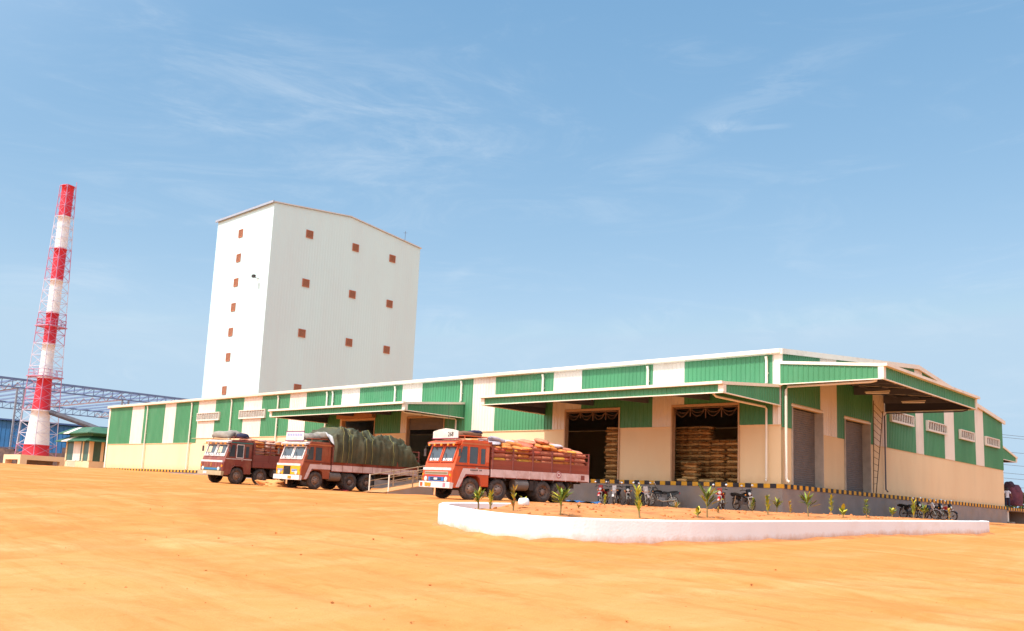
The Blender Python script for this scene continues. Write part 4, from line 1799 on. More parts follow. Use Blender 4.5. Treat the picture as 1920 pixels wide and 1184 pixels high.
            mb.box(*sorted((1.256 * sx, 1.262 * sx)), y1 - .55, y1 - .3, zf, zf + .24, m_bedmar)
            mb.build('end_marker', sb)
        top = 2.46 if style == 'orange' else 2.62
        mb = MB()
        for z in (2.06, 2.30, top):
            mb = MB()
            mb.box(*sorted((1.195 * sx, 1.235 * sx)), y0, y1, z - .026, z + .026, bedm)
            mb.build('rail', sb)
        n = max(3, int((y1 - y0) / 1.05))
        for i in range(n + 1):
            mb = MB()
            y = y0 + .05 + (y1 - y0 - .1) * i / n
            mb.box(*sorted((1.238 * sx, 1.285 * sx)), y - .03, y + .03, zf + .301, top + .04, m_bedmar)
            mb.build('stake', sb)
    mb = MB()
    mb.box(-1.18, 1.18, y1 - .05, y1 - .001, zf + .01, 2.1, bedm)
    mb.build('tailgate', t)
    mb = MB()
    mb.box(-1.18, 1.18, y0 + .001, y0 + .05, zf + .01, 2.72, bedm)
    mb.build('headboard', t)
    # running gear -------------------------------------------------------
    for i, y in enumerate(wheels):
        front = i == 0 or (len(wheels) == 4 and i == 1)
        for sx in (1, -1):
            wheel(t, y, sx, .5, .28, not front)
    mb = MB()
    yt = (wheels[-3] if len(wheels) == 4 else wheels[0]) + 1.0
    mb.tube([(1.02, yt, .78), (1.02, yt + .8, .78)], .27, P_('fuel tank', (.13, .11, .10), dirt=(.22, .16, .12)), 16)
    mb.build('fuel_tank', t)
    mb = MB()
    mb.box(.75, 1.15, yt + .95, yt + 1.5, .55, 1.0, m_chassis)
    mb.build('tool_box', t)
    mb = MB()
    mb.box(-1.15, -.75, yt, yt + 1.2, .5, 1.0, m_chassis)
    mb.build('tool_box', t)
    for sx in (1, -1):
        for y in wheels[-2:]:
            mb = MB()
            mb.box(*sorted((.65 * sx, 1.2 * sx)), y + .55 if y == wheels[-1] else y - .58, (y + .55 if y == wheels[-1] else y - .58) + .02, .28, 1.0, m_chassis)
            mb.build('mud_flap', t)
    return t, Mx


m_sackO = [mat('orange woven sack', (.60, .20, .045), .7, .25, 4, .2, 30), mat('salmon woven sack', (.58, .20, .11), .7, .2, 4, .2, 30),
           mat('pale pink woven sack', (.62, .38, .29), .7, .2, 4, .2, 30), mat('yellow woven sack', (.66, .34, .05), .7, .2, 4, .2, 30),
           mat('grey lilac woven sack', (.42, .36, .40), .7, .2, 4, .2, 30), mat('red woven sack', (.55, .12, .07), .7, .2, 4, .2, 30)]
sk = {}
for i, m in enumerate(m_sackO):
    sk[i] = [sack_mesh('sack', m, .86, .56, .23, seed=40 + i * 3 + j) for j in range(2)]


def load_sack(Mx, loc, rot, label, group, cols):
    me = random.choice(sk[random.choice(cols)])
    o = bpy.data.objects.new('sack', me)
    COL.objects.link(o)
    from mathutils import Euler
    o.matrix_world = Mx @ Matrix.Translation(loc) @ Euler(rot).to_matrix().to_4x4()
    tag(o, label, 'sack', group)


# --- front lorry: orange cab, open load of sacks
t3, M3 = make_truck('orange-cabbed lorry with a white roof board, heaped with orange sacks, parked nearest the planter', (-6.78, -15.9), R(-8.7), 8.45, (1.08, 2.68, 5.5, 6.55),
                    m_orange, m_orange, m_pinkw, m_orange, m_bedred, 'orange')
G3 = 'orange and pink sacks loaded on the front lorry'
L3 = 'bulging orange or pink woven sack in the open load of the front lorry'
y0, y1 = 2.35, 8.35
for lay in range(6):
    z = 1.17 + lay * .215
    n = 8
    for i in range(n):
        y = y0 + (y1 - y0) * (i + .5) / n + random.uniform(-.05, .05)
        if lay >= 3:
            load_sack(M3, (.88 + random.uniform(-.03, .03), y, z), (random.uniform(-.06, .06), random.uniform(-.05, .1), math.pi / 2 + random.uniform(-.08, .08)), L3, G3, (0, 0, 0, 1, 1, 5, 3))
for lay in range(3):
    z = 2.44 + lay * .16
    n = 10 - lay
    for i in range(n):
        y = y0 + .05 + (y1 - y0 - .1) * (i + .5) / n + random.uniform(-.12, .12)
        dz = .12 * math.exp(-((y - 5.9) / .9) ** 2) - .16 * max(0, y - 7.0) - .02
        for x in ((.62, -.15, -.8) if lay else (.80, .1, -.7)):
            if lay == 2 and (random.random() < .3 or y > 7.3):
                continue
            load_sack(M3, (x + random.uniform(-.1, .1), y, z + dz + random.uniform(-.03, .03)),
                      (random.uniform(-.15, .15), random.uniform(.0, .22), random.choice((0, 1.57, 1.57, .5)) + random.uniform(-.25, .25)), L3, G3, (0, 0, 0, 1, 1, 2, 4, 5, 3))
# roof board with lettering
mb = MB()
mb.prism([(-1.02, 2.80), (1.02, 2.80), (1.02, 3.12), (.6, 3.2), (0, 3.26), (-.6, 3.2), (-1.02, 3.12)], 'y', .36, .40, P_('white board', (.62, .60, .55), dirt=(.5, .44, .36), dscale=2))
mb.box(-1.05, 1.05, .33, .43, 2.765, 2.799, P_('dark red sill', (.28, .02, .06)))
rb = mb.build('roof_board', t3)
me = text_mesh('268', .30, m_chassis)
o = bpy.data.objects.new('lettering', me)
COL.objects.link(o)
o.parent = rb
o.matrix_parent_inverse = Matrix.Identity(4)
o.matrix_local = Matrix.Translation((.22, .352, 2.88)) @ Matrix.Rotation(math.pi / 2, 4, 'X')
mb = MB()
mb.tube([(.15, .38, 3.2), (.16, .38, 4.4)], .008, m_chassis, 4)
mb.build('aerial', t3)
mb = MB()
lump(mb, (.35, 1.35, 2.98), (.75, .62, .19), m_brc, 3)
o = mb.build('canvas_roll', smooth=True)
o.matrix_world = M3
tag(o, 'brown folded canvas on the cab roof rack of the front orange lorry', 'canvas')
mb = MB()
lump(mb, (.75, 1.55, 3.13), (.28, .34, .10), m_navy, 5)
o = mb.build('folded_cloth', smooth=True)
o.matrix_world = M3
tag(o, 'small dark folded cloth lying on the brown canvas on the front lorry cab roof', 'cloth')

# --- middle lorry: yellow nose, tarpaulin load
t2, M2 = make_truck('brown lorry with yellow nose and black grille, loaded high under a green tarpaulin', (-20.48, -14.5), R(2.3), 9.3, (1.08, 3.7, 5.05),
                    m_redbr, m_yel, m_pinkw, m_wpaint, m_bedred, 'yellow')
mb = MB()
mb.box(-.95, .75, .34, .38, 2.80, 3.28, m_wpaint)
mb.box(-1.0, .8, .33, .39, 3.281, 3.33, P_('purple strip', (.16, .05, .14)))
mb.box(-1.0, .8, .30, .39, 2.745, 2.799, P_('purple strip', (.16, .05, .14)))
rb = mb.build('roof_board', t2)
mb = MB()
mpb = P_('faded blue letters', (.22, .30, .55))
x = -.8
for i in range(9):
    mb.box(x, x + .1, .334, .3395, 3.03, 3.18, mpb)
    x += .165
for i in range(14):
    mb.box(-.8 + i * .105, -.8 + i * .105 + .06, .334, .3395, 2.88, 2.95, P_('pale teal letters', (.35, .45, .45)))
mb.build('lettering', rb)


def tarp(y0, y1, prof, name, Mx, label):
    """heaped tarpaulin; prof(y)->(top height, bottom z)"""
    ny, nc = 90, 64
    V, F = [], []
    for i in range(ny + 1):
        u = i / ny
        y = y0 + (y1 - y0) * u
        zt, zb = prof(y)
        for k in range(nc + 1):
            s_ = k / nc * 2 - 1          # -1 left hem … 1 right hem
            a = s_ * math.pi / 2
            e = .30
            cx = math.copysign(abs(math.sin(a)) ** e, a)
            cz = abs(math.cos(a)) ** .34
            wdt = 1.32 + .06 * math.sin(y * 3.1)
            h = zt - zb
            z = zb + h * cz
            side = abs(cx)
            top = cz
            fold = noise.noise(Vector((y * 2.9, s_ * 1.2, 2))) * .16 + noise.noise(Vector((y * 7.3, s_ * 2.6, 5))) * .08
            lumpz = noise.noise(Vector((y * 1.9, s_ * 3.2, 9))) * .34 + noise.noise(Vector((y * 3.7, s_ * 6, 1))) * .22
            x = cx * wdt + math.copysign(1, cx) * fold * (1 - top * .3) * side
            # bulges where the sacks press out near the shoulder
            x += math.copysign(1, cx) * side * .10 * math.sin(top * math.pi)
            z += lumpz * top
            V.append((x, y + fold * .2, z))
    for i in range(ny):
        for k in range(nc):
            F.append((i * (nc + 1) + k, i * (nc + 1) + k + 1, (i + 1) * (nc + 1) + k + 1, (i + 1) * (nc + 1) + k))
    # front and rear closing skirts
    for i0 in (0, ny):
        c = len(V)
        V.append((0, y0 if i0 == 0 else y1, prof(y0 if i0 == 0 else y1)[1]))
        for k in range(nc):
            F.append((i0 * (nc + 1) + k, i0 * (nc + 1) + k + 1, c))
    mb = MB()
    mb.mesh(V, F, m_tarp)
    o = mb.build(name, smooth=True)
    o.matrix_world = Mx
    tag(o, label, 'tarpaulin')
    # ropes over it
    for yy in ROPES:
        i = round((yy - y0) / (y1 - y0) * ny)
        pts = []
        for k in range(0, nc + 1):
            p = Vector(V[i * (nc + 1) + k])
            q = Vector((p.x * 1.018 + math.copysign(.018, p.x), p.y + .05 * math.sin(k * .4), p.z + .025))
            pts.append(q)
        mb = MB()
        mb.tube(pts, .012, m_rope, 5)
        mb.build('rope', o)
    return o


def t2prof(y):
    z = 3.58 + .10 * math.sin((y - 2.3) * 1.7)
    z -= .30 * max(0, 2.6 - y) / .4
    k = min(1, max(0, (y - 5.5) / .9))
    z -= .30 * k * k * (3 - 2 * k) + .05 * max(0, y - 6.4)
    if y > 8.3:
        z -= (y - 8.3) * 1.25
    return z, 1.62


ROPES = (2.75, 3.35, 3.55, 4.6, 5.15, 6.9)
tarp(2.22, 9.32, t2prof, 'tarpaulin', M2, 'dark green roped tarpaulin heaped over the load of the yellow-nosed lorry')
mb = MB()
lump(mb, (.2, 1.15, 3.0), (.75, .52, .24), m_grey, 11)
lump(mb, (.55, 1.75, 3.12), (.55, .35, .25), m_grey, 12)
o = mb.build('canvas_bundle', smooth=True)
o.matrix_world = M2
tag(o, 'grey crumpled canvas bundle on the cab roof of the yellow-nosed lorry', 'canvas')
mb = MB()
V = []
for i in range(9):
    for k in range(7):
        u, v = i / 8, k / 6
        y = 1.62 + .62 * u
        x = 1.02 + .28 * v + .03 * math.sin(u * 9)
        z = 3.38 - .55 * u * (.4 + .6 * v) - .25 * v * v + .03 * noise.noise(Vector((u * 5, v * 5, 0)))
        V.append((x, y, z))
mb.mesh(V, [(i * 7 + k, i * 7 + k + 1, (i + 1) * 7 + k + 1, (i + 1) * 7 + k) for i in range(8) for k in range(6)], P_('white cloth', (.8, .78, .76), rough=.9))
o = mb.build('white_cloth', smooth=True)
o.matrix_world = M2
tag(o, 'white cloth draped at the cab corner between canvas bundle and green tarpaulin', 'cloth')

# --- rear lorry: maroon with pale windscreen frame
t1, M1 = make_truck('dusty maroon lorry with pale windscreen frames, farthest of the parked lorries', (-27.12, -15.55), R(5.4), 8.4, (1.08, 2.9, 5.6, 6.7),
                    m_maroon, m_maroon, m_pinkw, m_wpaint, m_bedmar, 'pale')
G1 = 'sacks loaded on the rear maroon lorry'
Lb1 = 'orange or pale woven sack in the railed load of the rear maroon lorry'
for lay in range(5):
    z = 1.72 + lay * .20
    for i in range(4):
        y = 2.35 + 3.4 * (i + .5) / 4 + random.uniform(-.05, .05)
        load_sack(M1, (.86, y, z), (random.uniform(-.06, .06), random.uniform(-.05, .1), math.pi / 2 + random.uniform(-.08, .08)), Lb1, G1, (0, 1, 2, 2, 2))
for i in range(5):
    for x in (.6, -.2):
        load_sack(M1, (x, 2.5 + i * .72 + random.uniform(-.1, .1), 2.66 + random.uniform(-.03, .05)), (random.uniform(-.2, .2), random.uniform(0, .2), random.uniform(0, 3)), Lb1, G1, (2, 2, 1))
mb = MB()
lump(mb, (-.1, .75, 3.0), (1.0, .45, .27), m_grey, 21)
lump(mb, (.3, 1.2, 3.08), (.6, .4, .26), m_grey, 23)
o = mb.build('canvas_bundle', smooth=True)
o.matrix_world = M1
tag(o, 'pale dusty canvas bundle heaped on the cab roof of the rear maroon lorry', 'canvas')
mb = MB()
lump(mb, (.72, 1.5, 2.99), (.4, .5, .22), m_navy, 25)
o = mb.build('dark_cloth', smooth=True)
o.matrix_world = M1
tag(o, 'dark navy cloth beside the pale bundle on the rear lorry cab roof', 'cloth')

# ================================================================== PLANTER
FR = [(823, 982), (831, 987), (846, 993), (880, 1001), (930, 1010), (1000, 1016), (1100, 1020), (1270, 1021), (1400, 1018), (1500, 1012), (1600, 1008), (1700, 1006), (1845, 1003)]


def pix_ray(x, y):
    d = (CM[0] * ((x - 877.55) / 1686.74) + CM[1] * ((y - 676.92) / 1686.74) + CM[2])
    return d


def pix_ground(x, y, off=0.0):
    """where the sight line through a measured photo point meets the terrain (survey of the planter outline)"""
    d = pix_ray(x, y)
    t = 5.0
    last = None
    while t < 300:
        p = CAM + d * t
        h = p.z - gz(p.x, p.y) - off
        if h < 0:
            break
        t += .1
    return CAM + d * t


front = [Vector((4.88, -28.61)), Vector((5.25, -28.98)), Vector((5.97, -29.36)), Vector((7.23, -29.87)), Vector((8.2, -30.05)), Vector((9.15, -29.80)), Vector((9.95, -28.85)),
         Vector((10.66, -26.73)), Vector((10.98, -24.23)), Vector((11.12, -21.33)), Vector((11.28, -18.31)), Vector((11.55, -15.33)), Vector((12.14, -10.13))]
back = [Vector((11.7, -9.6)), Vector((8.5, -9.3)), Vector((5.6, -9.3)), Vector((5.25, -13)), Vector((5.0, -17)), Vector((4.75, -21)), Vector((4.45, -25.0)), Vector((4.28, -27.0)), Vector((4.42, -28.0))]


def smooth_loop(pts, n_each=6):
    out_ = []
    N_ = len(pts)
    for i in range(N_):
        p0, p1, p2, p3 = pts[i - 1], pts[i], pts[(i + 1) % N_], pts[(i + 2) % N_]
        for k in range(n_each):
            t = k / n_each
            out_.append(.5 * ((2 * p1) + (p2 - p0) * t + (2 * p0 - 5 * p1 + 4 * p2 - p3) * t * t + (3 * p1 - p0 - 3 * p2 + p3) * t ** 3))
    return out_


loop = smooth_loop(front + back)


def wall_top(p):
    d = (Vector((p.x, p.y, 0)) - CAM).dot(FW)
    zt = -1.79 + (d - 20.2) * .0345
    ke = min(1, max(0, (-10.6 - p.y) / -.5)) * min(1, max(0, (11.9 - p.x) / .5))
    if p.y > -10.6 and p.x > 5.9:
        zt = zt * (1 - ke) + (zt - .3) * ke
    if p.x < 6:   # the rear kerb is lower, half buried
        k = min(1, max(0, (p.y + 24.8) / 3))
        zt = zt * (1 - k) + min(zt, -1.60) * k
    return zt


mb = MB()
n = len(loop)
TH = .22
cen = sum((Vector(p) for p in loop), Vector((0, 0))) / n
inn = []
for i in range(n):
    tg = (loop[(i + 1) % n] - loop[i - 1]).normalized()
    nm = Vector((-tg.y, tg.x))
    if nm.dot(cen - loop[i]) < 0:
        nm = -nm
    inn.append(loop[i] + nm * TH)
V = []
for i in range(n):
    o_, q_ = loop[i], inn[i]
    zt = wall_top(o_)
    dirx = (q_ - o_).normalized()
    wob = .012 * noise.noise(Vector((o_.x * 1.3, o_.y * 1.3, 0)))
    V += [(o_.x - dirx.x * wob, o_.y - dirx.y * wob, gz(o_.x, o_.y) - .35), (o_.x - dirx.x * wob, o_.y - dirx.y * wob, zt - .025), (o_.x + dirx.x * .025, o_.y + dirx.y * .025, zt + wob * .5),
          (q_.x - dirx.x * .025, q_.y - dirx.y * .025, zt + wob * .5), (q_.x, q_.y, zt - .025), (q_.x, q_.y, gz(q_.x, q_.y) - .35)]
F = []
for i in range(n):
    j = (i + 1) % n
    for k in range(5):
        F.append((i * 6 + k, j * 6 + k, j * 6 + k + 1, i * 6 + k + 1))
mb.mesh(V, F, m_wall)
pl = mb.build('planter_wall')
pl.data.attributes.new('above', 'FLOAT', 'POINT').data.foreach_set('value', [v_.co.z - gz(v_.co.x, v_.co.y) for v_ in pl.data.vertices])
tag(pl, 'low white-painted wall curving round the planted traffic island', 'planter wall')


FL = np.array([(q.x, q.y) for q in loop[:len(front) * 6 - 5]])
BL = np.array([(q.x, q.y) for q in loop])


def soil_z(x, y):
    d = (Vector((x, y, 0)) - CAM).dot(FW)
    df = math.sqrt(((FL - (x, y)) ** 2).sum(1).min())
    db = math.sqrt(((BL - (x, y)) ** 2).sum(1).min())
    w_ = min(1, max(0, (df - .35) / 5.0))
    zf = -1.79 + (d - 20.2) * .0345 - .06
    zb = -1.53 + .003 * (y + 22)
    z = zf * (1 - w_) + zb * w_
    k = min(1, max(0, (-25.6 - y) / 1.2)) * min(1, max(0, (6.3 - x) / 1.2))
    z = z * (1 - k) + (-1.90) * k
    nz = .05 * noise.noise(Vector((x * .9, y * .9, 4))) + .035 * noise.noise(Vector((x * 2.6, y * 2.6, 4))) + .02 * noise.noise(Vector((x * 6, y * 6, 4)))
    return z + nz * min(1, db / .8)


def in_poly(x, y, poly):
    c = False
    j = len(poly) - 1
    for i in range(len(poly)):
        a, b_ = poly[i], poly[j]
        if (a.y > y) != (b_.y > y) and x < (b_.x - a.x) * (y - a.y) / (b_.y - a.y) + a.x:
            c = not c
        j = i
    return c


mb = MB()
st = .11
mid = [o_.lerp(q_, .72) for o_, q_ in zip(loop, inn)]
idx = {}
V, F = [], []
xs = np.arange(3.8, 12.6, st)
ys = np.arange(-30.6, -8.8, st)
ins = {(i, j) for i, x in enumerate(xs) for j, y in enumerate(ys) if in_poly(x, y, mid)}
for i in range(len(xs) - 1):
    for j in range(len(ys) - 1):
        q = [(i, j), (i + 1, j), (i + 1, j + 1), (i, j + 1)]
        if any(k in ins for k in q):
            for k in q:
                if k not in idx:
                    idx[k] = len(V)
                    V.append((xs[k[0]], ys[k[1]], soil_z(xs[k[0]], ys[k[1]])))
            F.append(tuple(idx[k] for k in q))
mb.mesh(V, F, m_soil)
tag(mb.build('planter_soil', smooth=True), 'loose orange soil filling the white-walled island', 'soil', kind='structure')


def soil_point(px, py):
    d = pix_ray(px, py)
    t = 15.0
    while t < 60:
        p = CAM + d * t
        if in_poly(p.x, p.y, inn) and p.z < soil_z(p.x, p.y):
            return Vector((p.x, p.y, soil_z(p.x, p.y)))
        t += .03
    return None


# loose earth banked against the foot of the wall
mb = MB()
V = []
nb = len(loop)
for i in range(nb):
    o_, q_ = loop[i], inn[i]
    ov = (o_ - q_).normalized()
    wv = .16 + .16 * abs(noise.noise(Vector((o_.x * .8, o_.y * .8, 2)))) + .10 * abs(noise.noise(Vector((o_.x * 3, o_.y * 3, 2))))
    hv = .02 + .10 * abs(noise.noise(Vector((o_.x * 1.1, o_.y * 1.1, 6))))
    for t, h in ((-.03, hv), (.35, hv * .7), (.7, hv * .25), (1.05, -.05)):
        p_ = o_ + ov * wv * t
        V.append((p_.x, p_.y, gz(p_.x, p_.y) + relief(p_) + h))
mb.mesh(V, [(i * 4 + k, ((i + 1) % nb) * 4 + k, ((i + 1) % nb) * 4 + k + 1, i * 4 + k + 1) for i in range(nb) for k in range(3)], mat('banked earth', (.50, .19, .06), .95, .2, 3, .6, 12))
tag(mb.build('soil_bank', smooth=True), 'loose earth banked along the foot of the white wall', 'soil', kind='structure')

# seedlings -----------------------------------------------------------------------
m_leafG = mat('fresh green leaf', (.20, .27, .03), .55, .3, 3)
m_leafY = mat('yellow green leaf', (.46, .40, .03), .55, .3, 3)
m_leafD = mat('dark green leaf', (.09, .15, .025), .55, .3, 3)
m_dry = mat('dry brown leaf', (.42, .24, .07), .8, .3, 3)
m_stem = mat('seedling stem', (.22, .16, .06), .8, .2, 5)


def blade(mb, base, dirv, length, width, droop, m, seg=5):
    d = dirv.normalized()
    side = d.cross(Vector((0, 0, 1)))
    if side.length < .05:
        side = Vector((1, 0, 0))
    side.normalize()
    p = Vector(base)
    L_, R_ = [], []
    cur = d.copy()
    for i in range(seg + 1):
        t = i / seg
        w_ = width * (math.sin(math.pi * min(1, .12 + t * .88)) ** .8)
        L_.append(p - side * w_ / 2)
        R_.append(p + side * w_ / 2)
        p = p + cur * length / seg
        cur = (cur + Vector((0, 0, -droop / seg))).normalized()
    pts = L_ + R_
    nn = seg + 1
    mb.mesh(pts, [(i, i + 1, nn + i + 1, nn + i) for i in range(seg)], m)


def seedling(px, py, h, kind, label, seed):
    p = None
    for dy_ in (0, -1, 1, -2, 2, -3, 3, -4, 4, -5, 5, -7, 7, 9, 11):
        p = soil_point(px, py + dy_)
        if p is not None:
            break
    if p is None:
        print('seedling off soil', px, py)
        return
    r_ = random.Random(seed)
    t = thing('seedling', label, 'seedling', p - Vector((0, 0, .02)), r_.random() * 6, 'seedlings planted in the island soil')
    ms = MB()
    lean = Vector((r_.uniform(-.12, .12), r_.uniform(-.12, .12), 1))
    if kind == 'grass':
        ms.tube([(0, 0, 0), (0, 0, .08)], .012, m_stem, 5)
    else:
        ms.tube([(0, 0, -.03), lean * h * .35, lean * h * .62], [.022, .017, .009], m_stem, 6)
    ms.build('stem', t)
    mb = MB()
    if kind == 'palm':
        for i in range(13):
            a = i * 2.4 + r_.random()
            up = r_.uniform(.8, 2.6)
            d = Vector((math.cos(a), math.sin(a), up)).normalized()
            base = lean * h * r_.uniform(.25, .6)
            L_ = h * r_.uniform(.45, .7)
            m = r_.choice((m_leafG, m_leafG, m_leafY, m_leafD))
            blade(mb, base, d, L_, .05, .8, m)
            for j in range(7):
                q = base + d * L_ * (.3 + .1 * j) + Vector((0, 0, -.02 * j))
                for sg in (-1, 1):
                    sd = d.cross(Vector((0, 0, 1))).normalized() * sg
                    blade(mb, q, d * .7 + sd + Vector((0, 0, .1)), h * r_.uniform(.1, .2), .026, .7, m, 3)
    elif kind == 'bushy':
        for i in range(120):
            z = r_.uniform(.1, 1.0) * h
            rad = .20 * h * (1.15 - z / h)
            a = r_.random() * 6.3
            d = Vector((math.cos(a), math.sin(a), r_.uniform(.2, 1.3)))
            blade(mb, lean * z * .9 + d * rad * .5, d, r_.uniform(.08, .16) * (h / .7), .035, .8, r_.choice((m_leafG, m_leafG, m_leafD, m_leafY)), 3)
    elif kind == 'tall':
        for i in range(40):
            z = r_.uniform(.15, 1.0) * h
            a = r_.random() * 6.3
            d = Vector((math.cos(a) * .5, math.sin(a) * .5, 1))
            blade(mb, lean * z * .75, d, r_.uniform(.14, .26) * (h / .8), .045, .5, r_.choice((m_leafY, m_leafY, m_leafG)), 4)
    elif kind == 'dry':
        for i in range(26):
            z = r_.uniform(.1, 1.0) * h
            a = r_.random() * 6.3
            d = Vector((math.cos(a) * .5, math.sin(a) * .5, .9))
            blade(mb, lean * z * .78, d, r_.uniform(.12, .22) * (h / .8), .04, .8, r_.choice((m_dry, m_dry, m_leafY)), 4)
    elif kind == 'broad':
        for i in range(8):
            a = i * 2.4 + r_.random()
            d = Vector((math.cos(a), math.sin(a), r_.uniform(.8, 2.2)))
            blade(mb, lean * h * r_.uniform(.15, .5), d, h * r_.uniform(.4, .6), .11 * h / .5, .7, r_.choice((m_leafY, m_leafG, m_leafY)), 5)
    else:
        for i in range(36):
            a = r_.random() * 6.3
            d = Vector((math.cos(a), math.sin(a), r_.uniform(.3, 2.0)))
            blade(mb, (0, 0, .03), d, h * r_.uniform(.6, 1.1), .018, .9, r_.choice((m_leafG, m_dry, m_leafY)), 4)
    mb.build('leaves', t, recalc=False)
    return t


S = [
    (897, 953, .62, 'palm', 'yellow-green palm seedling at the rounded left end, before the front lorry wheel, leftmost of all'),
    (919, 955, .60, 'tall', 'upright green and brown seedling second from the left end of the island'),
    (962, 958, .78, 'dry', 'tall dry brown-stalked seedling near the left end, reaching before the lorry underside'),
    (981, 949, .40, 'broad', 'small green broad-leaved seedling beside the white lump in the island'),
    (1050, 966, .78, 'palm', 'large bushy palm seedling before the rear wheels of the front lorry'),
    (1133, 948, .36, 'tall', 'short bright yellow seedling in front of the leftmost motorcycle'),
    (1200, 972, .92, 'tall', 'tallest yellow-green seedling, standing before the row of five motorcycles'),
    (1268, 952, .30, 'grass', 'low pale grassy tuft right of the row of five motorcycles'),
    (1308, 971, .34, 'broad', 'small dark-leaved seedling left of the thin pair below the wide open doorway'),
    (1326, 971, .82, 'palm', 'thin tall palm seedling below the right jamb of the wide open doorway'),
    (1346, 962, .22, 'dry', 'tiny dry brown sprig below the red and white parked motorcycle'),
    (1410, 957, .45, 'bushy', 'bushy green seedling hiding the rear of the pair of motorcycles'),
    (1440, 966, .60, 'tall', 'bright yellow seedling below the downpipe at the warehouse corner'),
    (1456, 961, .60, 'palm', 'feathery pale green palm seedling at the warehouse corner'),
    (1483, 961, .48, 'dry', 'dry brown cone-shaped seedling left of the first grey shutter'),
    (1516, 969, .74, 'palm', 'leaning green palm seedling below the first grey shutter'),
    (1558, 964, .72, 'tall', 'slim pointed yellow-green seedling below the wall between the shutters'),
    (1581, 971, .46, 'broad', 'short broad-leaved yellow seedling below the left edge of the second shutter'),
    (1625, 971, .56, 'bushy', 'round bushy olive seedling below the ladder'),
    (1673, 970, .46, 'broad', 'bright lime broad-leaved seedling left of the covered motorcycles'),
    (1713, 972, .72, 'tall', 'upright bright green seedling in front of the dark side-wall motorcycles'),
    (1732, 972, .52, 'palm', 'yellowish palm seedling in the midst of the dark side-wall motorcycles'),
    (1780, 973, .44, 'dry', 'straw-coloured seedling at the far right end of the island'),
    (1085, 953, .14, 'grass', 'tiny dull green tuft on the bare soil between palm and motorcycles'),
    (1640, 957, .25, 'grass', 'small grassy tuft at the back edge below the side downpipe'),
]
for i, s_ in enumerate(S):
    seedling(s_[0], s_[1], s_[2] * (.82 if s_[3] == 'palm' else .92) * (1.2 if s_[0] > 1300 else 1), s_[3], s_[4], 100 + i)
p = soil_point(982, 951)
if p:
    mb = MB()
    lump(mb, (p.x, p.y, p.z + .10), (.12, .14, .12), P_('white plastic', (.78, .78, .76), rough=.5), 31)
    tag(mb.build('plastic_bag', smooth=True), 'white crumpled plastic bag lying on the soil near the left end', 'bag')
# clods on the planter soil
mb = MB()
mcl = mat('planter clod', (.50, .19, .06), .95, .25, 6)
for k in range(520):
    x, y = random.uniform(4.5, 11.8), random.uniform(-29.5, -9.5)
    if in_poly(x, y, inn):
        s_ = random.uniform(.012, .028) + .03 * random.random() ** 4
        lump(mb, (x, y, soil_z(x, y) + s_ * .3), (s_ * random.uniform(.8, 1.5), s_ * random.uniform(.8, 1.5), s_ * .8), mcl, k, 6, 4, .4, False)
tag(mb.build('planter_clods'), 'orange earth clods scattered over the island soil', 'clods', kind='stuff')

# ================================================================== MOTORCYCLES
m_mblack = mat('black motorcycle paint', (.012, .012, .014), .3, .1, 3)
m_mred = mat('red motorcycle paint', (.40, .02, .02), .3, .1, 3)
m_mblue = mat('dark blue motorcycle paint', (.02, .03, .09), .3, .1, 3)
m_engine = mat('engine metal', (.16, .15, .15), .45, .2, 5, metal=.6)
m_seat = mat('black vinyl seat', (.015, .014, .014), .6)


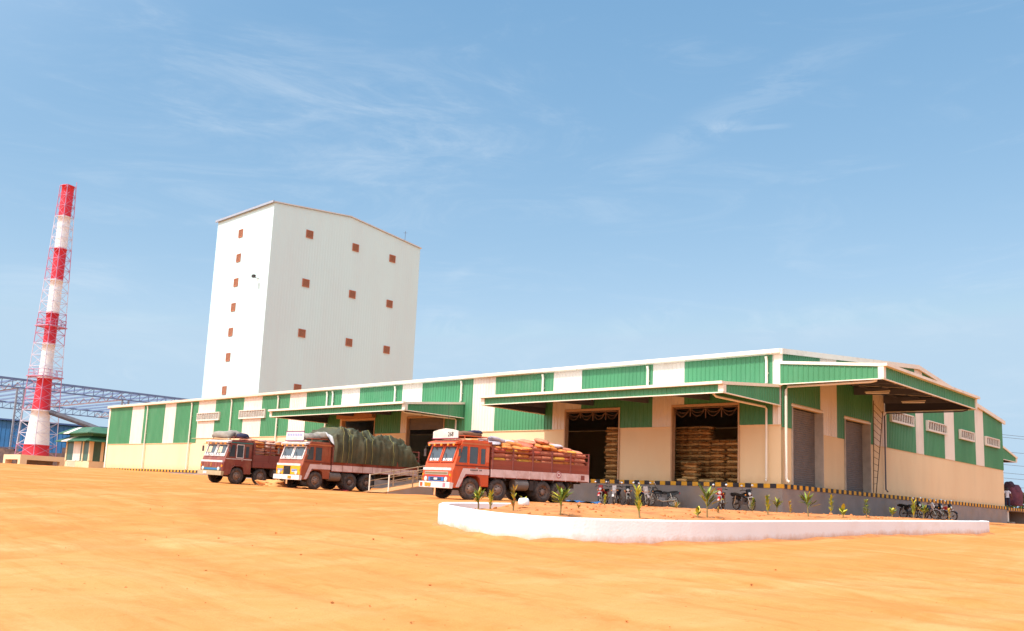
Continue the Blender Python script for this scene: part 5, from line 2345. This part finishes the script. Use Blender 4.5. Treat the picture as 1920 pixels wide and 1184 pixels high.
def make_bike(paint, cowl):
    """front toward -y, origin on the ground under the engine"""
    t = thing('motorcycle', 'x', 'motorcycle')
    for y, nm in ((-.64, 'front_wheel'), (.62, 'rear_wheel')):
        mb = MB()
        prof = [(.245, -.035), (.285, -.045), (.305, -.02), (.305, .02), (.285, .045), (.245, .035)]
        mb.lathe(prof, (0, y, .305), 'x', m_rubber, 24)
        wv = mb.build('wheel', t, smooth=True)
        mb = MB()
        mb.lathe([(.25, -.02), (.235, -.02), (.235, .02), (.25, .02)], (0, y, .305), 'x', m_silver, 24)
        for k in range(10):
            a = 2 * math.pi * k / 10
            mb.beam((0, y + math.cos(a) * .03, .305 + math.sin(a) * .03), (0, y + math.cos(a) * .24, .305 + math.sin(a) * .24), .012, .02, m_silver)
        mb.lathe([(.0, -.05), (.06, -.05), (.06, .05), (.0, .05)], (0, y, .305), 'x', m_engine, 12)
        mb.build('rim', wv)
    mb = MB()
    for x in (-.075, .075):
        mb.tube([(x, -.64, .305), (x, -.44, .82), (x, -.40, .95)], .022, m_silver, 8)
    mb.build('fork', t)
    mb = MB()
    pts = []
    for k in range(9):
        a = R(20 + k * 16)
        for x in (-.06, 0, .06):
            pts.append((x, -.64 - math.cos(a) * .34, .305 + math.sin(a) * .34 + (.012 if x == 0 else 0)))
    mb.mesh(pts, [(i * 3 + j, i * 3 + j + 1, i * 3 + j + 4, i * 3 + j + 3) for i in range(8) for j in range(2)], cowl)
    mb.build('mudguard', t, recalc=False)
    mb = MB()
    mb.tube([(0, -.42, .85), (0, -.28, .50), (0, .05, .32), (0, .3, .34)], .03, m_mblack, 8)
    mb.tube([(0, -.40, .80), (0, .15, .68), (0, .75, .76)], .028, m_mblack, 8)
    for x in (-.1, .1):
        mb.tube([(x, .62, .305), (x, .25, .34)], .022, m_mblack, 6)
        mb.tube([(x * 1.1, .60, .33), (x * 1.1, .48, .72)], .028, m_silver, 8)
    mb.build('frame', t)
    mb = MB()
    mb.box(-.13, .13, -.15, .22, .28, .48, m_engine)
    mb.tube([(0, -.05, .45), (0, -.12, .64)], .085, m_engine, 10)
    for z in (.5, .54, .58, .62):
        mb.tube([(0, -.06 - (z - .45) * .3, z), (0, -.065 - (z - .45) * .3, z + .012)], .11, m_engine, 10)
    mb.build('engine', t)
    mb = MB()
    mb.tube([(.12, -.2, .5), (.15, -.22, .34), (.16, .1, .26), (.17, .75, .36)], [.02, .024, .03, .045], m_silver, 8)
    mb.build('exhaust', t)
    mb = MB()
    prof = [(-.42, .10, .74), (-.36, .14, .86), (-.2, .15, .90), (.0, .12, .86), (.08, .08, .76)]
    V = []
    for y, w_, z in prof:
        for k in range(9):
            a = math.pi * k / 8
            V.append((math.cos(a) * w_, y, .68 + math.sin(a) * (z - .68)))
    mb.mesh(V, [(i * 9 + k, i * 9 + k + 1, (i + 1) * 9 + k + 1, (i + 1) * 9 + k) for i in range(4) for k in range(8)] + [tuple(range(9)), tuple(range(44, 35, -1))], paint)
    mb.build('fuel_tank', t, smooth=True)
    mb = MB()
    mb.prism([(.06, .74), (.10, .82), (.35, .80), (.62, .86), (.86, .88), (.88, .83), (.55, .74)], 'x', -.12, .12, m_seat)
    mb.build('seat', t)
    mb = MB()
    mb.prism([(.30, .55), (.9, .72), (.98, .84), (.9, .82), (.6, .735), (.28, .72)], 'x', -.10, .10, paint)
    mb.box(-.05, .05, .95, 1.0, .72, .80, m_mred)
    mb.build('tail', t)
    mb = MB()
    pts = []
    for k in range(8):
        a = R(40 + k * 17)
        for x in (-.07, .07):
            pts.append((x, .62 + math.cos(a) * .35, .305 + math.sin(a) * .35))
    mb.mesh(pts, [(i * 2, i * 2 + 1, i * 2 + 3, i * 2 + 2) for i in range(7)], m_mblack)
    mb.build('mudguard', t, recalc=False)
    mb = MB()
    mb.tube([(-.36, -.26, .98), (-.2, -.38, 1.02), (0, -.40, .97), (.2, -.38, 1.02), (.36, -.26, .98)], .016, m_mblack, 6)
    for x in (-.36, .36):
        mb.tube([(x, -.26, .98), (x * .8, -.32, 1.0)], .022, m_seat, 6)
    hb = mb.build('handlebar', t)
    for x in (-.27, .27):
        mb = MB()
        mb.tube([(x, -.34, 1.0), (x * 1.15, -.38, 1.2)], .008, m_mblack, 5)
        mb.lathe([(.0, -.015), (.05, -.012), (.062, 0), (.062, .015), (.0, .015)], (x * 1.2, -.385, 1.235), 'y', m_chrome, 14)
        mb.build('mirror', hb)
    mb = MB()
    mb.prism([(-.56, .86), (-.58, .78), (-.52, .68), (-.42, .70), (-.40, 1.0), (-.47, 1.06)], 'x', -.115, .115, cowl)
    cw = mb.build('headlamp_cowl', t)
    mb = MB()
    mb.lathe([(.09, .03), (.085, -.005), (.05, -.028), (.0, -.034)], (0, -.565, .82), 'y', m_lamp, 16)
    mb.build('headlight', cw)
    mb = MB()
    for x in (-.18, .18):
        mb.tube([(x, -.46, .78), (x * .6, -.44, .78)], .012, m_mblack, 5)
        mb.lathe([(.0, -.02), (.035, -.01), (.035, .015), (.0, .02)], (x, -.46, .78), 'y', m_lens, 8)
    mb.build('indicator', t)
    mb = MB()
    mb.box(-.10, .10, -.985, -.975, .50, .58, m_wpaint) if False else mb.box(-.09, .09, -.66, -.65, .62, .70, m_wpaint)
    mb.build('number_plate', t)
    mb = MB()
    mb.tube([(-.1, .05, .3), (-.3, .0, .0)], .014, m_mblack, 5)
    mb.build('side_stand', t)
    return t


protos = [make_bike(m_mred, m_mred), make_bike(m_mblack, m_mblack), make_bike(m_mblue, m_wpaint), make_bike(m_mred, m_mblack)]
used = set()
BK = [
    (-9.95, -1.75, 0, 20, .03, 'red-cowled motorcycle at the left end of the row under the doorway, facing the yard'),
    (-9.15, -1.55, 2, 24, .05, 'white-fronted motorcycle second from the left in the row of five'),
    (-8.3, -1.60, 3, 36, .06, 'red-tanked motorcycle in the middle of the row of five by the dock wall'),
    (-7.3, -1.55, 2, 52, .08, 'white-cowled motorcycle fourth in the row of five, turned to the left'),
    (-6.2, -1.50, 1, -62, .10, 'black motorcycle at the right end of the row of five, turned to the right'),
    (-2.4, -1.75, 0, 22, .04, 'red and white-lamped motorcycle of the pair below the right jamb of the corner doorway'),
    (-1.25, -1.55, 1, 64, .08, 'black motorcycle of the pair, standing nearer the warehouse corner'),
    (1.7, 13.6, 1, 70, .06, 'black motorcycle leftmost of the dark group along the side wall'),
    (1.75, 15.5, 2, 95, .08, 'dark blue motorcycle second of the dark group along the side wall'),
    (1.7, 17.3, 1, 80, .10, 'black motorcycle third of the dark group, behind the yellowish palm seedling'),
    (1.75, 19.0, 3, 75, .06, 'black-cowled motorcycle rightmost of the dark group along the side wall'),
]
for x, y, k, rz, tilt, lab in BK:
    o = protos[k] if k not in used else copy_tree(protos[k])
    used.add(k)
    o.location = (x, y, gz(x, y) - (.15 if (x < .6 and y > -.8) else 0) + .02)
    o.rotation_euler = (0, -tilt, R(rz))
    o['label'] = lab
    o['group'] = 'motorcycles parked against the loading dock'

# ================================================================== RAMP with railings
rp = thing('loading_ramp', 'short sand-dusted concrete ramp rising to the dock between the lorries', 'ramp', (0, 0, 0))
mb = MB()
RX0, RX1, RY0, RY1 = -19.75, -17.85, -11.3, -3.6
zg = gz(-18.8, RY0) + .02
m_rampS = mat('sandy ramp top', (.56, .27, .11), .95, .15, 1.5, .4, 12)
mb.prism([(RY0, zg - .5), (RY1, zg - .6), (-.17, zg - .6), (-.17, -.05), (RY1, -.05), (RY0, zg)], 'x', RX0, RX1, m_conc)
mb.build('slab', rp)
mb = MB()
mb.prism([(RY0, zg + .002), (RY1, -.048), (-.17, -.048), (-.17, -.03), (RY1, -.03), (RY0 - .3, zg + .0)], 'x', RX0 + .03, RX1 - .03, m_rampS)
mb.build('sandy_top', rp)
m_rail = mat('tan rail', (.36, .25, .16), .6, .15, 4)
for xx, lab in ((RX0 + .08, 'tan tubular railing on the far side of the loading ramp'), (RX1 - .08, 'tan tubular railing on the near side of the loading ramp')):
    t = thing('railing', lab, 'railing', (0, 0, 0), 0, 'railings along the loading ramp')

    def rz_(y):
        return zg + (-.05 - zg) * min(1, (y - RY0) / (RY1 - RY0))
    ys_ = [RY0 + .1, RY0 + 1.9, RY0 + 3.8, RY0 + 5.7, RY1, RY1 + 1.7, -.4]
    for y in ys_:
        mb = MB()
        mb.tube([(xx, y, rz_(y) - .1), (xx, y, rz_(y) + 1.0)], .04, m_rail if y != ys_[0] else m_pipe, 8)
        mb.build('post', t)
    for h in (.28, .62, .96):
        mb = MB()
        mb.tube([(xx, y, rz_(y) + h) for y in (RY0 + .1, RY1, -.4)], .028, m_rail, 8)
        mb.build('rail', t)

# ================================================================== loose sheets and soil
def sheet(name, x0, y0, sx, sy, rot, m, label, cat, amp=.05, lift=.03, n=22):
    mb = MB()
    V = []
    for i in range(n):
        for k in range(n):
            u, v = i / (n - 1) - .5, k / (n - 1) - .5
            x = x0 + (u * sx * math.cos(rot) - v * sy * math.sin(rot)) + .08 * noise.noise(Vector((v * 6, i * .0, 3)))
            y = y0 + (u * sx * math.sin(rot) + v * sy * math.cos(rot))
            z = gz(x, y) + relief((x, y)) + lift + amp * (noise.noise(Vector((x * 1.6, y * 1.6, 8))) + .6 * noise.noise(Vector((x * 4, y * 4, 8))) + .3)
            V.append((x, y, z))
    mb.mesh(V, [(i * n + k, i * n + k + 1, (i + 1) * n + k + 1, (i + 1) * n + k) for i in range(n - 1) for k in range(n - 1)], m)
    tag(mb.build(name, smooth=True), label, cat)


sheet('plastic_sheet', -10.4, -3.6, 2.6, 1.6, .3, mat('blue plastic', (.03, .15, .40), .35, .3, 3, dirt=(.30, .45, .60), dscale=1.4, dlo=.5), 'blue plastic sheet lying at the dock foot behind the front lorry', 'plastic sheet', .10, .05)
m_rc = mat('red cloth', (.62, .05, .05), .85, .3, 3)
sheet('red_cloth', -23.4, -13.9, 2.6, .8, .4, m_rc, 'red cloth strip on the sand between the rear and middle lorries', 'cloth', .07)
sheet('red_cloth', -20.9, -12.3, 1.6, .6, -.2, m_rc, 'red cloth scrap under the middle lorry just behind its front wheel', 'cloth', .06)
mb = MB()
mso = mat('heaped sand', (.60, .27, .09), .95, .2, 3, .6, 10)
lump(mb, (-24.3, -14.6, gz(-24.3, -14.6) + .05), (1.1, .8, .34), mso, 51, 26, 14, .5)
lump(mb, (-23.5, -15.0, gz(-23.5, -15) + .0), (.6, .5, .22), mso, 52, 20, 10, .5)
tag(mb.build('sand_heap', smooth=True), 'small heap of loose orange sand between the rear and middle lorries', 'sand heap')
sheet('white_rag', -25.2, -15.2, .5, .4, .2, P_('white cloth', (.8, .78, .76), rough=.9), 'small white rag on the sand beside the rear lorry', 'rag', .08, .05, 10)

# ================================================================== PERSON on the rear dock
def skin_mesh(name, verts, edges, radii, m, parent=None, root=0, sub=2):
    me = bpy.data.meshes.new(name)
    me.from_pydata([tuple(v) for v in verts], edges, [])
    ob = bpy.data.objects.new(name, me)
    COL.objects.link(ob)
    ob.modifiers.new('skin', 'SKIN')
    for i, r in enumerate(radii):
        sv = me.skin_vertices[0].data[i]
        sv.radius = (r, r) if not isinstance(r, tuple) else r
        sv.use_root = (i == root)
    s2 = ob.modifiers.new('sub', 'SUBSURF')
    s2.levels = sub
    s2.render_levels = sub
    dg = bpy.context.evaluated_depsgraph_get()
    me2 = bpy.data.meshes.new_from_object(ob.evaluated_get(dg))
    bpy.data.objects.remove(ob)
    me2.name = name
    me2.materials.clear()
    me2.materials.append(m)
    for p_ in me2.polygons:
        p_.use_smooth = True
    o2 = bpy.data.objects.new(name, me2)
    COL.objects.link(o2)
    if parent:
        o2.parent = parent
    return o2


def person(loc, rz, label):
    H = 1.62
    vs = [(0, 0, .92), (0, .0, 1.10), (0, .01, 1.28), (0, .0, 1.37), (0, -.01, 1.43), (0, -.02, 1.52), (0, -.02, 1.60),          # 0-6 spine, head
          (.17, 0, 1.33), (.27, .03, 1.10), (.33, -.10, .92), (.34, -.14, .86),                                                 # 7-10 right arm
          (-.17, 0, 1.33), (-.28, .03, 1.10), (-.34, -.08, .90), (-.35, -.11, .84),                                             # 11-14 left arm
          (.095, 0, .86), (.11, -.02, .47), (.115, .02, .08), (.12, -.13, .035),                                                # 15-18
          (-.095, 0, .86), (-.12, .0, .47), (-.13, .05, .08), (-.14, -.10, .035)]
    ed = [(0, 1), (1, 2), (2, 3), (3, 4), (4, 5), (5, 6), (3, 7), (7, 8), (8, 9), (9, 10), (3, 11), (11, 12), (12, 13), (13, 14), (0, 15), (15, 16), (16, 17), (17, 18), (0, 19), (19, 20), (20, 21), (21, 22)]
    ra = [.13, .12, .135, .10, .052, .088, .075, .06, .043, .032, .03, .06, .043, .032, .03, .085, .055, .038, .035, .085, .055, .038, .035]
    body = skin_mesh('person', vs, ed, ra, m_skin)
    body.location = loc
    body.rotation_euler = (0, 0, rz)
    tag(body, label, 'person')
    # hands: palm, four unequal fingers, side thumb
    for sx in (1, -1):
        wx, wy, wz = (.34, -.14, .86) if sx > 0 else (-.35, -.11, .84)
        hv = [(wx, wy, wz), (wx + sx * .004, wy - .02, wz - .075)]
        he = [(0, 1)]
        hr = [.026, .03]
        for f, (off, ln) in enumerate(((-.03, .068), (-.01, .078), (.01, .073), (.028, .056))):
            b_ = len(hv)
            hv += [(wx + sx * .004, wy - .02 + off, wz - .085), (wx - sx * .006, wy - .03 + off, wz - .085 - ln * .55), (wx - sx * .022, wy - .035 + off, wz - .085 - ln)]
            he += [(1, b_), (b_, b_ + 1), (b_ + 1, b_ + 2)]
            hr += [.010, .0095, .008]
        b_ = len(hv)
        hv += [(wx + sx * .0, wy - .055, wz - .03), (wx - sx * .015, wy - .075, wz - .07)]
        he += [(0, b_), (b_, b_ + 1)]
        hr += [.012, .010]
        skin_mesh('hand', hv, he, hr, m_skin, body, 0, 1)
    sh_ = skin_mesh('shirt', [(0, 0, .86), (0, 0, .98), (0, 0, 1.14), (0, .01, 1.28), (0, .0, 1.385), (.17, 0, 1.335), (.24, .02, 1.17), (-.17, 0, 1.335), (-.245, .02, 1.17)],
                    [(0, 1), (1, 2), (2, 3), (3, 4), (4, 5), (5, 6), (4, 7), (7, 8)], [.155, .15, .142, .155, .085, .082, .072, .082, .072], m_shirt, body, 1)
    tr_ = skin_mesh('trousers', [(0, 0, .93), (.095, 0, .84), (.11, -.02, .47), (.115, .02, .12), (-.095, 0, .84), (-.12, .0, .47), (-.13, .05, .12)],
                    [(0, 1), (1, 2), (2, 3), (0, 4), (4, 5), (5, 6)], [.14, .1, .075, .062, .1, .075, .062], m_trous, body, 0)
    hr_ = skin_mesh('hair', [(0, .03, 1.50), (0, .02, 1.57), (0, -.01, 1.63)], [(0, 1), (1, 2)], [.075, .088, .07], m_hair, body, 1)
    # face
    mb = MB()
    for x in (-.032, .032):
        mb.lathe([(.0, -.012), (.012, -.006), (.014, .004)], (x, -.098, 1.555), 'y', m_chrome if False else m_wpaint, 10)
    mb.tube([(0, -.10, 1.56), (0, -.125, 1.525), (0, -.10, 1.515)], [.010, .016, .012], m_skin, 8)
    mb.tube([(-.025, -.098, 1.485), (0, -.104, 1.482), (.025, -.098, 1.485)], .007, P_('lips', (.2, .06, .05)), 6)
    for x in (-.088, .088):
        mb.tube([(x, -.02, 1.57), (x * 1.1, -.01, 1.55), (x, -.015, 1.52)], .013, m_skin, 6)
    mb.build('face', body)
    return body


person((-.25, 41.2, -.06), R(200), 'person in white shirt and dark trousers standing on the rear dock by the building end')
# maroon wrapped load standing behind the person
mb = MB()
lump(mb, (.0, 0, .85), (.62, .8, 1.12), mat('maroon tarpaulin', (.13, .035, .055), .8, .25, 2, .4, 6, dirt=(.05, .02, .05), dscale=1.5), 61, 30, 18, .25)
lump(mb, (-.25, -.2, 1.62), (.42, .5, .62), mat('dark maroon cloth', (.05, .02, .035), .8, .25, 2, .4, 6), 62, 24, 14, .25)
o = mb.build('wrapped_load', smooth=True)
o.location = (-.35, 43.4, -.06 - .0)
tag(o, 'rounded load wrapped in dark maroon tarpaulin behind the person on the rear dock', 'wrapped load')

# ------------------------------------------------------------------ light
SUN = Vector((-.04, -.58, .81)).normalized()
sl = bpy.data.lights.new('sun', 'SUN')
sl.energy = 2.95
sl.angle = R(.53)
sl.color = (1.0, .95, .87)
so = bpy.data.objects.new('sun', sl)
COL.objects.link(so)
so.rotation_euler = SUN.to_track_quat('Z', 'Y').to_euler()
so.location = (0, 0, 120)

w = bpy.data.worlds.new('World')
sc.world = w
w.use_nodes = True
nt = w.node_tree
for n in list(nt.nodes):
    nt.nodes.remove(n)
N = nt.nodes.new
L = nt.links.new
out = N('ShaderNodeOutputWorld')
bg = N('ShaderNodeBackground')
bg.inputs['Strength'].default_value = 0.15
sky = N('ShaderNodeTexSky')
sky.sky_type = 'NISHITA'
sky.sun_disc = False
sky.sun_elevation = math.asin(SUN.z)
sky.sun_rotation = math.atan2(SUN.x, SUN.y)
sky.altitude = 0
sky.air_density = 1.0
sky.dust_density = 0.3
sky.ozone_density = 1.6
tc = N('ShaderNodeTexCoord')


def wnoise(scale, st, rot, detail=9, rough=.6, dist=1.0):
    mp = N('ShaderNodeMapping')
    mp.inputs['Scale'].default_value = st
    mp.inputs['Rotation'].default_value = rot
    L(tc.outputs['Generated'], mp.inputs['Vector'])
    n = N('ShaderNodeTexNoise')
    n.inputs['Scale'].default_value = scale
    n.inputs['Detail'].default_value = detail
    n.inputs['Roughness'].default_value = rough
    n.inputs['Distortion'].default_value = dist
    L(mp.outputs['Vector'], n.inputs['Vector'])
    return n.outputs['Fac']


def wr(f, a, b, lo=0, hi=1):
    r = N('ShaderNodeMapRange')
    r.interpolation_type = 'SMOOTHSTEP'
    r.inputs['From Min'].default_value = a
    r.inputs['From Max'].default_value = b
    r.inputs['To Min'].default_value = lo
    r.inputs['To Max'].default_value = hi
    L(f, r.inputs['Value'])
    return r.outputs['Result']


def wm(op, a, b):
    m = N('ShaderNodeMath')
    m.operation = op
    for i, q in enumerate((a, b)):
        if isinstance(q, (int, float)):
            m.inputs[i].default_value = q
        else:
            L(q, m.inputs[i])
    return m.outputs[0]


cir = wnoise(3.4, (1.0, 1.0, 5.0), (.25, .15, .7), 11, .68, 1.8)
fib = wnoise(9.0, (1, 1, 6.0), (.5, .3, .7), 10, .7, 1.2)
puff = wnoise(13.0, (1, 1, 2.6), (0, .2, 2.0), 10, .62, 1.4)


def sky_dir(px, py):
    return (CM[0] * ((px - 877.55) / 1686.74) + CM[1] * ((py - 676.92) / 1686.74) + CM[2]).normalized()


def cloud(p0, p1, half, tex, t0, t1, amt):
    """a streak of cloud between two sky directions"""
    A_, B_ = sky_dir(*p0), sky_dir(*p1)
    c = (A_ + B_).normalized()
    u = (B_ - A_)
    ln = u.length / 2
    u.normalize()
    v = c.cross(u).normalized()
    fs = []
    for ax, w_ in ((u, ln), (v, half)):
        q = N('ShaderNodeVectorMath')
        q.operation = 'DOT_PRODUCT'
        L(tc.outputs['Generated'], q.inputs[0])
        q.inputs[1].default_value = ax
        a_ = wm('ABSOLUTE', wm('SUBTRACT', q.outputs['Value'], float(c.dot(ax))), 0)
        fs.append(wr(a_, w_, w_ * .15))
    q = N('ShaderNodeVectorMath')
    q.operation = 'DOT_PRODUCT'
    L(tc.outputs['Generated'], q.inputs[0])
    q.inputs[1].default_value = c
    f_ = wm('MULTIPLY', wm('MULTIPLY', fs[0], fs[1]), wr(q.outputs['Value'], .2, .5))
    return wm('MULTIPLY', wm('MULTIPLY', f_, wr(tex, t0, t1)), amt)


fac = wm('MULTIPLY', wr(cir, .48, .80), .12)
for a_ in ((( -150, 120), (1150, 330), .16, cir, .36, .68, .38), ((350, 150), (1000, 240), .05, fib, .40, .70, .30), ((430, 300), (1080, 290), .035, fib, .40, .66, .32),
           ((1040, 400), (1720, 20), .03, fib, .34, .62, .34), ((1300, 240), (1420, 236), .008, fib, .2, .5, .55), ((1380, 243), (1500, 234), .004, fib, .2, .5, .35),
           ((1080, 650), (1330, 560), .022, puff, .36, .62, .34), ((1300, 620), (1720, 590), .030, puff, .38, .62, .40), ((760, 590), (920, 620), .025, puff, .36, .6, .40),
           ((820, 530), (900, 500), .010, puff, .3, .6, .30), ((-100, 520), (330, 520), .03, cir, .34, .6, .34), ((60, 600), (420, 610), .014, cir, .3, .6, .34),
           ((140, 700), (300, 690), .018, puff, .40, .6, .30), ((700, 690), (1500, 660), .030, puff, .42, .7, .22), ((1460, 490), (1560, 490), .012, puff, .36, .6, .2)):
    fac = wm('ADD', fac, wm('MULTIPLY', cloud(*a_), .30))
fac = wm('MINIMUM', fac, .6)
sp = N('ShaderNodeSeparateColor')
L(sky.outputs['Color'], sp.inputs['Color'])
cb_ = N('ShaderNodeCombineColor')
for ch_, g_, k_ in (('Red', .89, .95), ('Green', .59, 1.40), ('Blue', .42, 1.96)):
    L(wm('MINIMUM', wm('MULTIPLY', wm('POWER', sp.outputs[ch_], g_), k_), {'Red': 2.35, 'Green': 3.2, 'Blue': 4.0}[ch_]), cb_.inputs[ch_])
# unseen sky glow added round the sun to fill the shaded sides
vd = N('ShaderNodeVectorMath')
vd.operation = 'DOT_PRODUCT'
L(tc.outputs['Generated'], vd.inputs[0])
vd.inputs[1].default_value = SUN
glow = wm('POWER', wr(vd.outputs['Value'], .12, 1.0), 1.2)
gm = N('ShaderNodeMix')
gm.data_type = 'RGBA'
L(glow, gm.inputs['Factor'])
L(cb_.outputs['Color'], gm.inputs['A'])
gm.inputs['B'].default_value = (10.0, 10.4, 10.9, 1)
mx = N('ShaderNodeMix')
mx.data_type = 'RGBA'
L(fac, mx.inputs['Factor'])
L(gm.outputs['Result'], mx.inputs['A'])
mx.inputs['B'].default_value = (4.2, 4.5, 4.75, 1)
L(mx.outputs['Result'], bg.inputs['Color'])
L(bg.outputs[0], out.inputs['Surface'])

sc.view_settings.view_transform = 'Standard'
sc.view_settings.look = 'None'
sc.view_settings.exposure = 0.55
sc.view_settings.gamma = 1
